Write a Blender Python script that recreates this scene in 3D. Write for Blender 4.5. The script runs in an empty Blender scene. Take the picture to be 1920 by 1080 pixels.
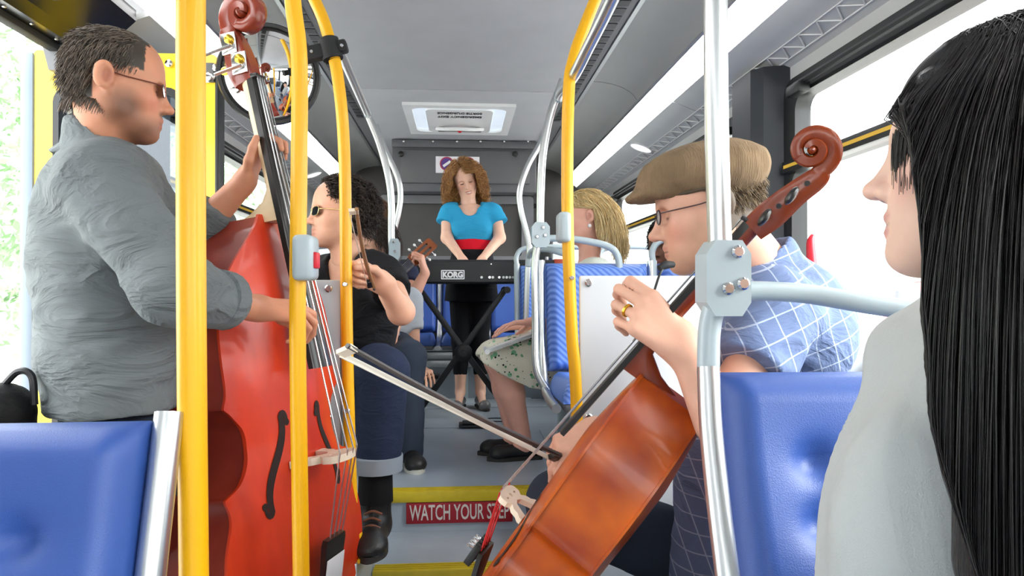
import bpy, bmesh, math, random
import numpy as np
from mathutils import Vector, Matrix
random.seed(7); RNG = np.random.default_rng(7)
sc = bpy.context.scene
COL = sc.collection
# ---------------------------------------------------------------- camera
F = 1300.0; YAW = math.atan(98/1300); PITCH = math.atan(5/1300); CAMZ = 1.2
cam_d = bpy.data.cameras.new('camera'); cam = bpy.data.objects.new('camera', cam_d); COL.objects.link(cam)
cam_d.sensor_width = 36; cam_d.lens = F/1920*36; cam_d.clip_start = 0.02; cam_d.clip_end = 300
cam.location = (0, 0, CAMZ); cam.rotation_euler = (math.pi/2+PITCH, 0, -YAW)
sc.camera = cam
# ---------------------------------------------------------------- world, exposure
w = bpy.data.worlds.new('overcast_sky'); sc.world = w; w.use_nodes = True
bg = w.node_tree.nodes['Background']; bg.inputs[0].default_value = (0.95, 0.98, 1.0, 1); bg.inputs[1].default_value = 4.4
sun_d = bpy.data.lights.new('hazy_sun', 'SUN'); sun_d.energy = 5.0; sun_d.angle = math.radians(35); sun_d.color = (1, .98, .95)
sun = bpy.data.objects.new('hazy_sun', sun_d); COL.objects.link(sun); sun.rotation_euler = Vector((.75, -.45, .50)).to_track_quat('Z', 'Y').to_euler()
sc.view_settings.view_transform = 'Standard'; sc.view_settings.look = 'None'
sc.view_settings.gamma = 1.0; sc.view_settings.exposure = .72; sc.view_settings.use_curve_mapping = False

def P(u, v, Y):
    """photo pixel (1920x1080) + distance along the bus -> point in the bus"""
    dx = (u-960)/F; dz = -(v-540)/F
    fy = math.cos(PITCH)-dz*math.sin(PITCH); fz = math.sin(PITCH)+dz*math.cos(PITCH)
    X = fy*math.sin(YAW)+dx*math.cos(YAW); Yd = fy*math.cos(YAW)-dx*math.sin(YAW)
    t = Y/Yd
    return Vector((X*t, Y, CAMZ+fz*t))

# ---------------------------------------------------------------- materials
def lin(c):
    if isinstance(c, str):
        c = [int(c[i:i+2], 16)/255 for i in (0, 2, 4)]
    return [x/12.92 if x <= .04045 else ((x+.055)/1.055)**2.4 for x in c]
MATS = {}
def mat(name, col=None, rough=.5, metal=0., var=.06, nscale=6., bump=0., bscale=120., spec=.5, coat=0., emit=None, estr=0., stretch=None, sss=0., attr=None, aniso_bump=None, sheen=0.):
    if name in MATS: return MATS[name]
    m = bpy.data.materials.new(name); m.use_nodes = True; MATS[name] = m
    nt = m.node_tree; N = nt.nodes; L = nt.links; b = N['Principled BSDF']
    c = lin(col) if col is not None else [.5, .5, .5]
    tc = N.new('ShaderNodeTexCoord'); mp = N.new('ShaderNodeMapping'); L.new(tc.outputs['Object'], mp.inputs[0])
    if stretch: mp.inputs['Scale'].default_value = stretch
    nz = N.new('ShaderNodeTexNoise'); nz.inputs['Scale'].default_value = nscale; nz.inputs['Detail'].default_value = 4
    L.new(mp.outputs[0], nz.inputs['Vector'])
    mr = N.new('ShaderNodeMapRange'); mr.inputs[3].default_value = 1-var; mr.inputs[4].default_value = 1+var
    mr.inputs[1].default_value = .3; mr.inputs[2].default_value = .7
    L.new(nz.outputs[0], mr.inputs[0])
    mx = N.new('ShaderNodeVectorMath'); mx.operation = 'SCALE'
    if attr:
        at = N.new('ShaderNodeAttribute'); at.attribute_name = attr; L.new(at.outputs['Color'], mx.inputs[0])
    else:
        mx.inputs[0].default_value = c
    L.new(mr.outputs[0], mx.inputs['Scale']); L.new(mx.outputs[0], b.inputs['Base Color'])
    b.inputs['Roughness'].default_value = rough; b.inputs['Metallic'].default_value = metal
    b.inputs['Specular IOR Level'].default_value = spec
    b.inputs['Coat Weight'].default_value = coat; b.inputs['Coat Roughness'].default_value = .08
    if sheen: b.inputs['Sheen Weight'].default_value = sheen
    if sss:
        b.inputs['Subsurface Weight'].default_value = sss
        b.inputs['Subsurface Radius'].default_value = (.012, .005, .003); b.inputs['Subsurface Scale'].default_value = 1.
    if bump:
        n2 = N.new('ShaderNodeTexNoise'); n2.inputs['Scale'].default_value = bscale; n2.inputs['Detail'].default_value = 3
        if aniso_bump:
            m2 = N.new('ShaderNodeMapping'); m2.inputs['Scale'].default_value = aniso_bump
            L.new(tc.outputs['Object'], m2.inputs[0]); L.new(m2.outputs[0], n2.inputs['Vector'])
        else: L.new(mp.outputs[0], n2.inputs['Vector'])
        bp = N.new('ShaderNodeBump'); bp.inputs['Strength'].default_value = bump; bp.inputs['Distance'].default_value = .01
        L.new(n2.outputs[0], bp.inputs['Height']); L.new(bp.outputs[0], b.inputs['Normal'])
    if emit:
        b.inputs['Emission Color'].default_value = (*lin(emit), 1); b.inputs['Emission Strength'].default_value = estr
    return m

def nodes(m): return m.node_tree.nodes, m.node_tree.links, m.node_tree.nodes['Principled BSDF']

def glass_mat(name, tint=(.97, .985, .98), refl=.10, rough=.02):
    if name in MATS: return MATS[name]
    m = bpy.data.materials.new(name); m.use_nodes = True; MATS[name] = m
    N = m.node_tree.nodes; L = m.node_tree.links; N.clear()
    o = N.new('ShaderNodeOutputMaterial'); t = N.new('ShaderNodeBsdfTransparent'); t.inputs[0].default_value = (*tint, 1)
    g = N.new('ShaderNodeBsdfGlossy'); g.inputs['Roughness'].default_value = rough
    fr = N.new('ShaderNodeLayerWeight'); fr.inputs[0].default_value = .5
    pw = N.new('ShaderNodeMath'); pw.operation = 'POWER'; pw.inputs[1].default_value = 5.; L.new(fr.outputs['Facing'], pw.inputs[0])
    mm = N.new('ShaderNodeMapRange'); mm.inputs[3].default_value = refl*.5; mm.inputs[4].default_value = .55
    L.new(pw.outputs[0], mm.inputs[0]); x = N.new('ShaderNodeMixShader'); L.new(mm.outputs[0], x.inputs[0])
    L.new(t.outputs[0], x.inputs[1]); L.new(g.outputs[0], x.inputs[2]); L.new(x.outputs[0], o.inputs[0])
    return m

# ---------------------------------------------------------------- mesh helpers
class MB:
    def __init__(s): s.v = []; s.f = []; s.m = []
    def add(s, vf, mi=0):
        o = len(s.v); s.v += [tuple(p) for p in vf[0]]
        for f in vf[1]: s.f.append(tuple(i+o for i in f)); s.m.append(mi)
        return s
    def __getitem__(s, i): return (s.v, s.f)[i]
def obj(name, vf, m, parent=None, smooth=True, angle=40, mi=None):
    if isinstance(vf, MB): mi = vf.m; vf = (vf.v, vf.f)
    me = bpy.data.meshes.new(name); me.from_pydata([tuple(p) for p in vf[0]], [], [tuple(f) for f in vf[1]])
    ms = m if isinstance(m, (list, tuple)) else [m]
    for q in ms: me.materials.append(q)
    if mi is not None and len(ms) > 1: me.polygons.foreach_set('material_index', list(mi))
    bm = bmesh.new(); bm.from_mesh(me); bmesh.ops.recalc_face_normals(bm, faces=bm.faces); bm.to_mesh(me); bm.free()
    if smooth:
        me.shade_smooth()
        if angle < 180: me.set_sharp_from_angle(angle=math.radians(angle))
    o = bpy.data.objects.new(name, me); COL.objects.link(o)
    if parent is not None: o.parent = parent; o.matrix_parent_inverse = parent.matrix_world.inverted()
    return o
def empty(name, loc=(0, 0, 0), M=None):
    o = bpy.data.objects.new(name, None); COL.objects.link(o); o.empty_display_size = .05
    if M is not None: o.matrix_world = M
    else: o.location = loc; o.matrix_world = Matrix.Translation(Vector(loc))
    return o
def tag(o, label, cat, group=None):
    o['label'] = label; o['category'] = cat
    if group: o['group'] = group
    return o
def structure(o): o['kind'] = 'structure'; return o
def thing(name, label, cat, loc=(0, 0, 0), group=None): return tag(empty(name, loc), label, cat, group)
def dup(root, M=None, label=None):
    bpy.context.view_layer.update()
    r = root.copy(); COL.objects.link(r)
    if M is not None: r.matrix_world = M
    if label: r['label'] = label
    for ch in list(root.children):
        c = ch.copy(); COL.objects.link(c); c.parent = r
        for g in list(ch.children):
            d = g.copy(); COL.objects.link(d); d.parent = c
    return r
def box(x0, x1, y0, y1, z0, z1):
    v = [(x, y, z) for x in (x0, x1) for y in (y0, y1) for z in (z0, z1)]
    return v, [(0, 1, 3, 2), (4, 6, 7, 5), (0, 4, 5, 1), (2, 3, 7, 6), (0, 2, 6, 4), (1, 5, 7, 3)]
def rbox(x0, x1, y0, y1, z0, z1, r=.006, seg=2):
    bm = bmesh.new(); v, f = box(x0, x1, y0, y1, z0, z1)
    bv = [bm.verts.new(p) for p in v]
    for q in f: bm.faces.new([bv[i] for i in q])
    bmesh.ops.recalc_face_normals(bm, faces=bm.faces)
    bmesh.ops.bevel(bm, geom=list(bm.edges), offset=r, segments=seg, affect='EDGES', profile=.5)
    bm.verts.index_update(); out = ([v.co[:] for v in bm.verts], [[v.index for v in q.verts] for q in bm.faces]); bm.free()
    return out
def xf(vf, M): return ([M @ Vector(p) for p in vf[0]], vf[1])
def frame(o, x, y, z):
    return Matrix(((x[0], y[0], z[0], o[0]), (x[1], y[1], z[1], o[1]), (x[2], y[2], z[2], o[2]), (0, 0, 0, 1)))
def catmull(pts, n=8):
    P_ = [np.array(p, float) for p in pts]
    if len(P_) < 3: return P_
    P_ = [2*P_[0]-P_[1]]+P_+[2*P_[-1]-P_[-2]]; out = []
    for i in range(1, len(P_)-2):
        a, b, c, d = P_[i-1:i+3]
        for k in range(n):
            t = k/n; out.append(.5*((2*b)+(c-a)*t+(2*a-5*b+4*c-d)*t*t+(3*b-a-3*c+d)*t**3))
    out.append(P_[-2]); return out
def tube(path, r, n=12, caps=True, up=None):
    pts = [Vector(p) for p in path]; m = len(pts); v = []; f = []
    rs = r if isinstance(r, (list, tuple, np.ndarray)) else [r]*m
    if len(rs) != m: rs = np.interp(np.linspace(0, 1, m), np.linspace(0, 1, len(rs)), rs)
    T = [(pts[min(i+1, m-1)]-pts[max(i-1, 0)]).normalized() for i in range(m)]
    a = Vector(up) if up else (Vector((0, 0, 1)) if abs(T[0].z) < .9 else Vector((1, 0, 0)))
    nrm = (a-T[0]*a.dot(T[0])).normalized()
    for i in range(m):
        nrm = (nrm-T[i]*nrm.dot(T[i])).normalized(); b = T[i].cross(nrm)
        for k in range(n):
            q = 2*math.pi*k/n; v.append(pts[i]+(nrm*math.cos(q)+b*math.sin(q))*rs[i])
    for i in range(m-1):
        for k in range(n):
            f.append((i*n+k, i*n+(k+1) % n, (i+1)*n+(k+1) % n, (i+1)*n+k))
    if caps: f.append(tuple(range(n))[::-1]); f.append(tuple(range((m-1)*n, m*n)))
    return v, f
def ctube(pts, r, n=12, k=8): return tube(catmull(pts, k), r, n)
def lathe(prof, n=24, M=None):
    v = []; f = []
    for (r, z) in prof:
        for k in range(n): q = 2*math.pi*k/n; v.append((max(r, 1e-5)*math.cos(q), max(r, 1e-5)*math.sin(q), z))
    for i in range(len(prof)-1):
        for k in range(n): f.append((i*n+k, i*n+(k+1) % n, (i+1)*n+(k+1) % n, (i+1)*n+k))
    f.append(tuple(range(n))[::-1]); f.append(tuple(range((len(prof)-1)*n, len(prof)*n)))
    return xf((v, f), M) if M is not None else (v, f)
def axisM(o, z):
    z = Vector(z).normalized(); a = Vector((0, 0, 1)) if abs(z.z) < .9 else Vector((1, 0, 0))
    x = a.cross(z).normalized(); y = z.cross(x); return frame(o, x, y, z)
def prism(loops, t, M=None):
    """extrude a 2d outline with holes; loops in (x,y), thickness along z 0..t"""
    bm = bmesh.new(); ring = []
    for lp in loops:
        vs = [bm.verts.new((x, y, 0)) for x, y in lp]; ring.append(vs)
        for i in range(len(vs)): bm.edges.new((vs[i], vs[(i+1) % len(vs)]))
    bmesh.ops.triangle_fill(bm, edges=list(bm.edges), use_beauty=True, use_dissolve=False)
    bm.verts.index_update(); n = len(bm.verts)
    F_ = [[v.index for v in q.verts] for q in bm.faces]; V = [v.co.copy() for v in bm.verts]
    rings = [[v.index for v in r] for r in ring]; bm.free()
    v = [(p.x, p.y, 0) for p in V]+[(p.x, p.y, t) for p in V]
    f = [tuple(q[::-1]) for q in F_]+[tuple(i+n for i in q) for q in F_]
    for r in rings:
        for i in range(len(r)): a, b = r[i], r[(i+1) % len(r)]; f.append((a, b, b+n, a+n))
    return xf((v, f), M) if M is not None else (v, f)
def rrect(x0, x1, y0, y1, r, n=5):
    out = []
    for cx, cy, a in ((x1-r, y1-r, 0), (x0+r, y1-r, 90), (x0+r, y0+r, 180), (x1-r, y0+r, 270)):
        for k in range(n+1): q = math.radians(a+90*k/n); out.append((cx+r*math.cos(q), cy+r*math.sin(q)))
    return out
def circ(cx, cy, r, n=20): return [(cx+r*math.cos(2*math.pi*k/n), cy+r*math.sin(2*math.pi*k/n)) for k in range(n)]
def text_vf(body, size, depth=.001, bold=0.0):
    cu = bpy.data.curves.new('t', 'FONT'); cu.body = body; cu.size = size; cu.extrude = depth; cu.align_x = 'CENTER'; cu.align_y = 'CENTER'; cu.offset = bold; cu.resolution_u = 3
    o = bpy.data.objects.new('t', cu); COL.objects.link(o); bpy.context.view_layer.update()
    dg = bpy.context.evaluated_depsgraph_get(); me = bpy.data.meshes.new_from_object(o.evaluated_get(dg))
    out = ([v.co[:] for v in me.vertices], [tuple(p.vertices) for p in me.polygons])
    bpy.data.objects.remove(o); bpy.data.meshes.remove(me); bpy.data.curves.remove(cu); return out
def uvsphere(c, r, n=16, m=10):
    r = r if isinstance(r, (tuple, list)) else (r, r, r)
    pr = [(math.sin(math.pi*i/m), -math.cos(math.pi*i/m)) for i in range(m+1)]
    v, f = lathe(pr, n); return [(c[0]+p[0]*r[0], c[1]+p[1]*r[1], c[2]+p[2]*r[2]) for p in v], f

# ---------------------------------------------------------------- implicit surfaces (bodies, clothes)
def _hash(ix, iy, iz):
    h = (ix*374761393+iy*668265263+iz*2147483647+12345) & 0xffffffff
    h = ((h ^ (h >> 13))*1274126177) & 0xffffffff
    return ((h ^ (h >> 16)) & 0xffff)/65535.
def vnoise(p):
    p = np.asarray(p, float); i = np.floor(p).astype(np.int64); f = p-i; f = f*f*(3-2*f); out = 0
    for a in (0, 1):
        for b in (0, 1):
            for c in (0, 1):
                wt = (f[:, 0] if a else 1-f[:, 0])*(f[:, 1] if b else 1-f[:, 1])*(f[:, 2] if c else 1-f[:, 2])
                out = out+wt*_hash(i[:, 0]+a, i[:, 1]+b, i[:, 2]+c)
    return out*2-1
A3 = lambda p: np.array(p, np.float32)
def rc(a, b, ra, rb=None, k=.02, col=None, op='add', flat=(0, 0), sq=None):
    rb = ra if rb is None else rb
    return dict(t='rc', a=A3(a), b=A3(b), ra=ra, rb=rb, k=k, col=col, op=op, flat=flat, sq=sq)
def el(c, r, R=None, k=.02, col=None, op='add'):
    return dict(t='el', c=A3(c), r=A3(r), R=None if R is None else np.array(R, np.float32), k=k, col=col, op=op)
def pdist(q, X):
    if q['t'] == 'rc':
        ba = q['b']-q['a']; L2 = float(ba@ba)+1e-9; pa = X-q['a']; t = (pa@ba)/L2; tc = np.clip(t, 0, 1); L = math.sqrt(L2)
        rad = q['ra']+tc*(q['rb']-q['ra'])
        lo = 1e9 if q['flat'][0] else 0; hi = 1e9 if q['flat'][1] else 0
        tp = np.clip(t, 0-lo, 1+hi)
        D = pa-tp[..., None]*ba
        if q['sq'] is not None:
            ax, s = q['sq']; ax = A3(ax); c = D@ax; D = D+(c*(1/s-1))[..., None]*ax
        d = np.sqrt((D*D).sum(-1))-rad
        if q['flat'][0]: d = np.maximum(d, -t*L)
        if q['flat'][1]: d = np.maximum(d, (t-1)*L)
        return d
    D = X-q['c']
    if q['R'] is not None: D = D@q['R']
    k0 = np.sqrt(((D/q['r'])**2).sum(-1))+1e-9; k1 = np.sqrt(((D/q['r']**2)**2).sum(-1))+1e-9
    return k0*(k0-1)/k1
def pbounds(q):
    if q['t'] == 'rc':
        s = 1 if q['sq'] is None else max(1, q['sq'][1]); r = max(q['ra'], q['rb'])*s
        return np.minimum(q['a'], q['b'])-r, np.maximum(q['a'], q['b'])+r
    r = q['r'] if q['R'] is None else np.full(3, q['r'].max()); return q['c']-r, q['c']+r
def sdf_mesh(prims, vox, basecol=None, paints=(), disp=None, cblend=.004):
    lo = np.min([pbounds(q)[0] for q in prims if q['op'] == 'add'], 0)-4*vox; hi = np.max([pbounds(q)[1] for q in prims if q['op'] == 'add'], 0)+4*vox
    n = np.ceil((hi-lo)/vox).astype(int)+1; G = np.full(n, .5, np.float32)
    ax = [lo[i]+vox*np.arange(n[i], dtype=np.float32) for i in range(3)]
    for q in prims:
        a, b = pbounds(q); pad = max(q['k'], 0)+3*vox
        i0 = np.clip(np.floor((a-pad-lo)/vox).astype(int), 0, n-1); i1 = np.clip(np.ceil((b+pad-lo)/vox).astype(int)+1, 1, n)
        if np.any(i1 <= i0): continue
        sl = tuple(slice(i0[j], i1[j]) for j in range(3))
        X = np.stack(np.meshgrid(*[ax[j][sl[j]] for j in range(3)], indexing='ij'), -1)
        d = pdist(q, X).astype(np.float32); g = G[sl]; k = q['k']
        if q['op'] == 'add':
            if k > 0: h = np.maximum(k-np.abs(g-d), 0)/k; G[sl] = np.minimum(g, d)-h*h*k*.25
            else: G[sl] = np.minimum(g, d)
        elif q['op'] == 'sub':
            d = -d
            if k > 0: h = np.maximum(k-np.abs(g-d), 0)/k; G[sl] = np.maximum(g, d)+h*h*k*.25
            else: G[sl] = np.maximum(g, d)
    # surface nets
    S = G < 0; c = np.zeros(np.array(n)-1, np.int8)
    for dx in (0, 1):
        for dy in (0, 1):
            for dz in (0, 1): c += S[dx:n[0]-1+dx, dy:n[1]-1+dy, dz:n[2]-1+dz]
    cells = np.argwhere((c > 0) & (c < 8)); idx = -np.ones(c.shape, np.int64); idx[tuple(cells.T)] = np.arange(len(cells))
    acc = np.zeros((len(cells), 3)); cnt = np.zeros(len(cells))
    cor = [(x, y, z) for x in (0, 1) for y in (0, 1) for z in (0, 1)]
    val = {o: G[cells[:, 0]+o[0], cells[:, 1]+o[1], cells[:, 2]+o[2]] for o in cor}
    for o in cor:
        for d in range(3):
            if o[d] == 0:
                e = list(o); e[d] = 1; e = tuple(e); a, b = val[o], val[e]; m = (a < 0) != (b < 0)
                t = np.where(m, a/np.where(m, a-b, 1), 0)
                p = np.tile(np.array(o, float), (len(cells), 1)); p[:, d] += t
                acc[m] += p[m]; cnt[m] += 1
    V = lo+vox*(cells+acc/np.maximum(cnt, 1)[:, None]); Fc = []
    for d in range(3):
        s0 = [slice(None)]*3; s1 = [slice(None)]*3; s0[d] = slice(0, -1); s1[d] = slice(1, None)
        A, B = S[tuple(s0)], S[tuple(s1)]; E = np.argwhere(A != B); u, v_ = [(1, 2), (2, 0), (0, 1)][d]
        E = E[(E[:, u] > 0) & (E[:, v_] > 0) & (E[:, u] < n[u]-1) & (E[:, v_] < n[v_]-1)]
        q = []
        for du, dv in ((1, 1), (0, 1), (0, 0), (1, 0)):
            w_ = E.copy(); w_[:, u] -= du; w_[:, v_] -= dv; q.append(idx[tuple(w_.T)])
        q = np.stack(q, 1); fl = A[tuple(E.T)]; q[~fl] = q[~fl][:, ::-1]; Fc.append(q)
    Fc = np.concatenate(Fc); Fc = Fc[(Fc >= 0).all(1)]
    # one relax step to take off voxel stepping
    nb = np.zeros_like(V); nn = np.zeros(len(V))
    for i in range(4):
        a, b = Fc[:, i], Fc[:, (i+1) % 4]
        np.add.at(nb, a, V[b]); np.add.at(nn, a, 1); np.add.at(nb, b, V[a]); np.add.at(nn, b, 1)
    V = V*.6+.4*nb/np.maximum(nn, 1)[:, None]
    if disp is not None:
        fn = np.cross(V[Fc[:, 2]]-V[Fc[:, 0]], V[Fc[:, 3]]-V[Fc[:, 1]]); vn = np.zeros_like(V)
        for i in range(4): np.add.at(vn, Fc[:, i], fn)
        vn /= np.linalg.norm(vn, axis=1)[:, None]+1e-12; V = V+vn*disp(V)[:, None]
    C = None
    if basecol is not None:
        C = np.tile(np.array(lin(basecol)), (len(V), 1)); best = np.full(len(V), 1e3)
        for q in prims:
            if q['op'] != 'add': continue
            d = pdist(q, V); m = d < best; best[m] = d[m]; C[m] = lin(q['col'] if q['col'] is not None else basecol)
        for q in paints:
            d = pdist(q, V); t = np.clip(.5-d/(2*max(q['k'], 1e-4)), 0, 1)*q.get('amt', 1.)
            C = C*(1-t[:, None])+t[:, None]*np.array(lin(q['col']))
    return V, Fc, C
def sdf_obj(name, parts, m, parent=None):
    """parts: list of (V,F,C) joined into one mesh"""
    V = np.concatenate([p[0] for p in parts]); o = 0; Fs = []; 
    for p in parts: Fs.append(p[1]+o); o += len(p[0])
    Fs = np.concatenate(Fs); me = bpy.data.meshes.new(name)
    me.vertices.add(len(V)); me.vertices.foreach_set('co', V.astype(np.float32).ravel())
    me.loops.add(Fs.size); me.loops.foreach_set('vertex_index', Fs.ravel().astype(np.int32))
    me.polygons.add(len(Fs)); me.polygons.foreach_set('loop_start', np.arange(0, Fs.size, 4, dtype=np.int32))
    me.update(calc_edges=True); me.validate(); me.materials.append(m); me.shade_smooth()
    if parts[0][2] is not None:
        C = np.concatenate([p[2] for p in parts]); at = me.color_attributes.new('Col', 'FLOAT_COLOR', 'POINT')
        at.data.foreach_set('color', np.concatenate([C, np.ones((len(C), 1))], 1).astype(np.float32).ravel())
    ob = bpy.data.objects.new(name, me); COL.objects.link(ob)
    if parent is not None: ob.parent = parent; ob.matrix_parent_inverse = parent.matrix_world.inverted()
    return ob
# ================================================================ materials of the bus
m_ceil = mat('ceiling_vinyl', 'b4b5b9', .55, var=.04, bump=.03, bscale=300)
m_cove = mat('cove_plastic', '9b9d9b', .45, var=.03)
m_under = mat('cove_underside', 'c9cccd', .45, var=.03)
m_alu = mat('brushed_aluminium', 'b9bcbd', .32, metal=.9, var=.05, nscale=40, stretch=(1, 20, 1))
m_steel = mat('polished_steel_tube', 'd0d2d2', .3, metal=.95, var=.03)
m_yel = mat('yellow_powder_coat', 'efb000', .40, var=.02, coat=.15)
m_yeldoor = mat('yellow_door_paint', 'fbd21a', .35, var=.02, coat=.3)
m_grey = mat('grey_powder_coat', 'a9b6bb', .38, var=.03, coat=.2)
m_black = mat('black_plastic', '17181a', .4, var=.1)
m_rubber = mat('black_rubber', '1d1e20', .7, var=.1)
m_dark = mat('charcoal_panel', '5c5d60', .5, var=.05)
m_dark2 = mat('dark_rear_panel', '474442', .6, var=.08)
m_mid = mat('grey_rear_panel', '6a6b6d', .5, var=.04)
m_wall = mat('light_wall_panel', 'd3d5d5', .5, var=.03)
m_part = mat('grey_laminate', 'bcc3c8', .4, var=.03)
m_white = mat('white_plastic', 'e8e9ea', .4, var=.03)
m_red = mat('red_plastic', 'd0142a', .4, var=.05)
m_nose = mat('yellow_step_nosing', 'c9b01f', .5, var=.08, nscale=30)
m_blue = mat('blue_vinyl', '2f5098', .45, var=.05, bump=.12, bscale=500)
m_navy = mat('blue_vinyl_side', '24408c', .4, var=.05)
m_chrome = mat('chrome_screw', 'd8d8d8', .2, metal=1)
m_light = mat('lit_diffuser', 'ffffff', .5, emit='ffffff', estr=4.5)
m_lens = mat('lamp_lens', 'f2f5f2', .3, emit='ffffff', estr=.5)
m_glass = glass_mat('window_glass'); m_glassb = glass_mat('door_glass', (.78, .86, .93))
m_floor = mat('speckled_floor', 'a6afb9', .30, var=.12, nscale=3, bump=.05, bscale=60)
def speckle(m, c, scale=260, thr=.72):
    N, L, b = nodes(m); nz = N.new('ShaderNodeTexNoise'); nz.inputs['Scale'].default_value = scale; nz.inputs['Detail'].default_value = 1
    tc = N.new('ShaderNodeTexCoord'); L.new(tc.outputs['Object'], nz.inputs['Vector'])
    mr = N.new('ShaderNodeMapRange'); mr.inputs[1].default_value = thr; mr.inputs[2].default_value = thr+.03; L.new(nz.outputs[0], mr.inputs[0])
    old = b.inputs['Base Color'].links[0].from_socket; mx = N.new('ShaderNodeMix'); mx.data_type = 'RGBA'
    L.new(mr.outputs[0], mx.inputs['Factor']); L.new(old, mx.inputs['A']); mx.inputs['B'].default_value = (*lin(c), 1); L.new(mx.outputs['Result'], b.inputs['Base Color'])
speckle(m_floor, 'c0c8d0')
# blue vinyl with the diagonal weave of the rear seats
m_weave = mat('blue_weave_vinyl', '3a62b8', .4, var=.04)
def weave(m):
    N, L, b = nodes(m); tc = N.new('ShaderNodeTexCoord'); wv = N.new('ShaderNodeTexWave'); wv.bands_direction = 'DIAGONAL'
    wv.inputs['Scale'].default_value = 22; L.new(tc.outputs['Object'], wv.inputs[0])
    old = b.inputs['Base Color'].links[0].from_socket; mx = N.new('ShaderNodeMix'); mx.data_type = 'RGBA'
    L.new(wv.outputs[1], mx.inputs['Factor']); L.new(old, mx.inputs['A']); mx.inputs['B'].default_value = (*lin('6d8fd6'), 1); L.new(mx.outputs['Result'], b.inputs['Base Color'])
weave(m_weave)

# ================================================================ floor, steps
DECK = .42; STEP = .27; NX0, NX1 = -.29, .30
fl = structure(obj('floor', box(-1.24, 1.24, -3.4, 2.02, -.06, 0), m_floor, smooth=False))
mb = MB(); mb.add(box(-1.24, NX0, 2.0, 6.2, 0, DECK)); obj('deck_side', mb, m_floor, fl, False)
obj('deck_side', box(NX1, 1.24, 2.0, 6.2, 0, DECK), m_floor, fl, False)
obj('deck_aisle', box(NX0, NX1, 2.70, 6.2, 0, DECK), m_floor, fl, False)
obj('step_tread', box(NX0, NX1, 2.32, 2.70, 0, STEP), m_floor, fl, False)
obj('step_tread', box(NX0, NX1, 2.02, 2.32, 0, .13), m_floor, fl, False)
def nosing(y, z):
    mb = MB(); mb.add(rbox(NX0+.004, NX1-.004, y-.012, y+.055, z-.035, z+.006, .003))
    for k in range(3): mb.add(box(NX0+.006, NX1-.006, y+.004+k*.016, y+.012+k*.016, z+.006, z+.009))
    return obj('step_nosing', mb, m_nose, fl)
nosing(2.70, DECK); nosing(2.32, STEP)
for x in (NX0, NX1):
    s = -1 if x < 0 else 1
    obj('step_edge_trim', rbox(min(x, x+s*.03), max(x, x+s*.03), 2.0, 2.72, DECK-.002, DECK+.007, .002), m_alu, fl)
    obj('step_edge_trim', rbox(min(x, x+s*.03), max(x, x+s*.03), 1.994, 2.002, .0, DECK+.006, .002), m_alu, fl)
# floor hatch plates near the keyboard
for (x0, x1, y0, y1) in ((-.27, .22, 3.95, 4.55), (-.62, .62, 4.62, 4.95)):
    h = obj('floor_hatch', rbox(x0, x1, y0, y1, DECK-.001, DECK+.005, .002), mat('hatch_plate', 'a9b2ba', .3, var=.08), fl)
    for px in (x0+.03, x1-.03):
        for py in (y0+.03, y1-.03): obj('screw', lathe([(.008, DECK+.004), (.008, DECK+.007), (.004, DECK+.008)], 8, Matrix.Translation((px, py, 0))), m_chrome, h)
# WATCH YOUR STEP sign on the riser
sg = thing('warning_sign', 'red warning plate with white lettering on the riser of the upper step', 'sign', P(880, 960, 2.69))
c = P(885, 960, 2.694)
obj('plate', rbox(-.205, .205, 2.690, 2.6995, c.z-.04, c.z+.04, .002), mat('red_sign', '9c1222', .5, var=.04), sg)
t = text_vf('WATCH YOUR STEP', .10, .0008, .0012); xs = [p[0] for p in t[0]]; k = .385/(max(xs)-min(xs)); ys = [p[1] for p in t[0]]; ky = .06/(max(ys)-min(ys))
obj('lettering', ([(p[0]*k, 2.689-p[2]*.5, c.z+p[1]*ky) for p in t[0]], t[1]), mat('sign_white', 'd8cfc8', .5), sg, False)

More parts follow.
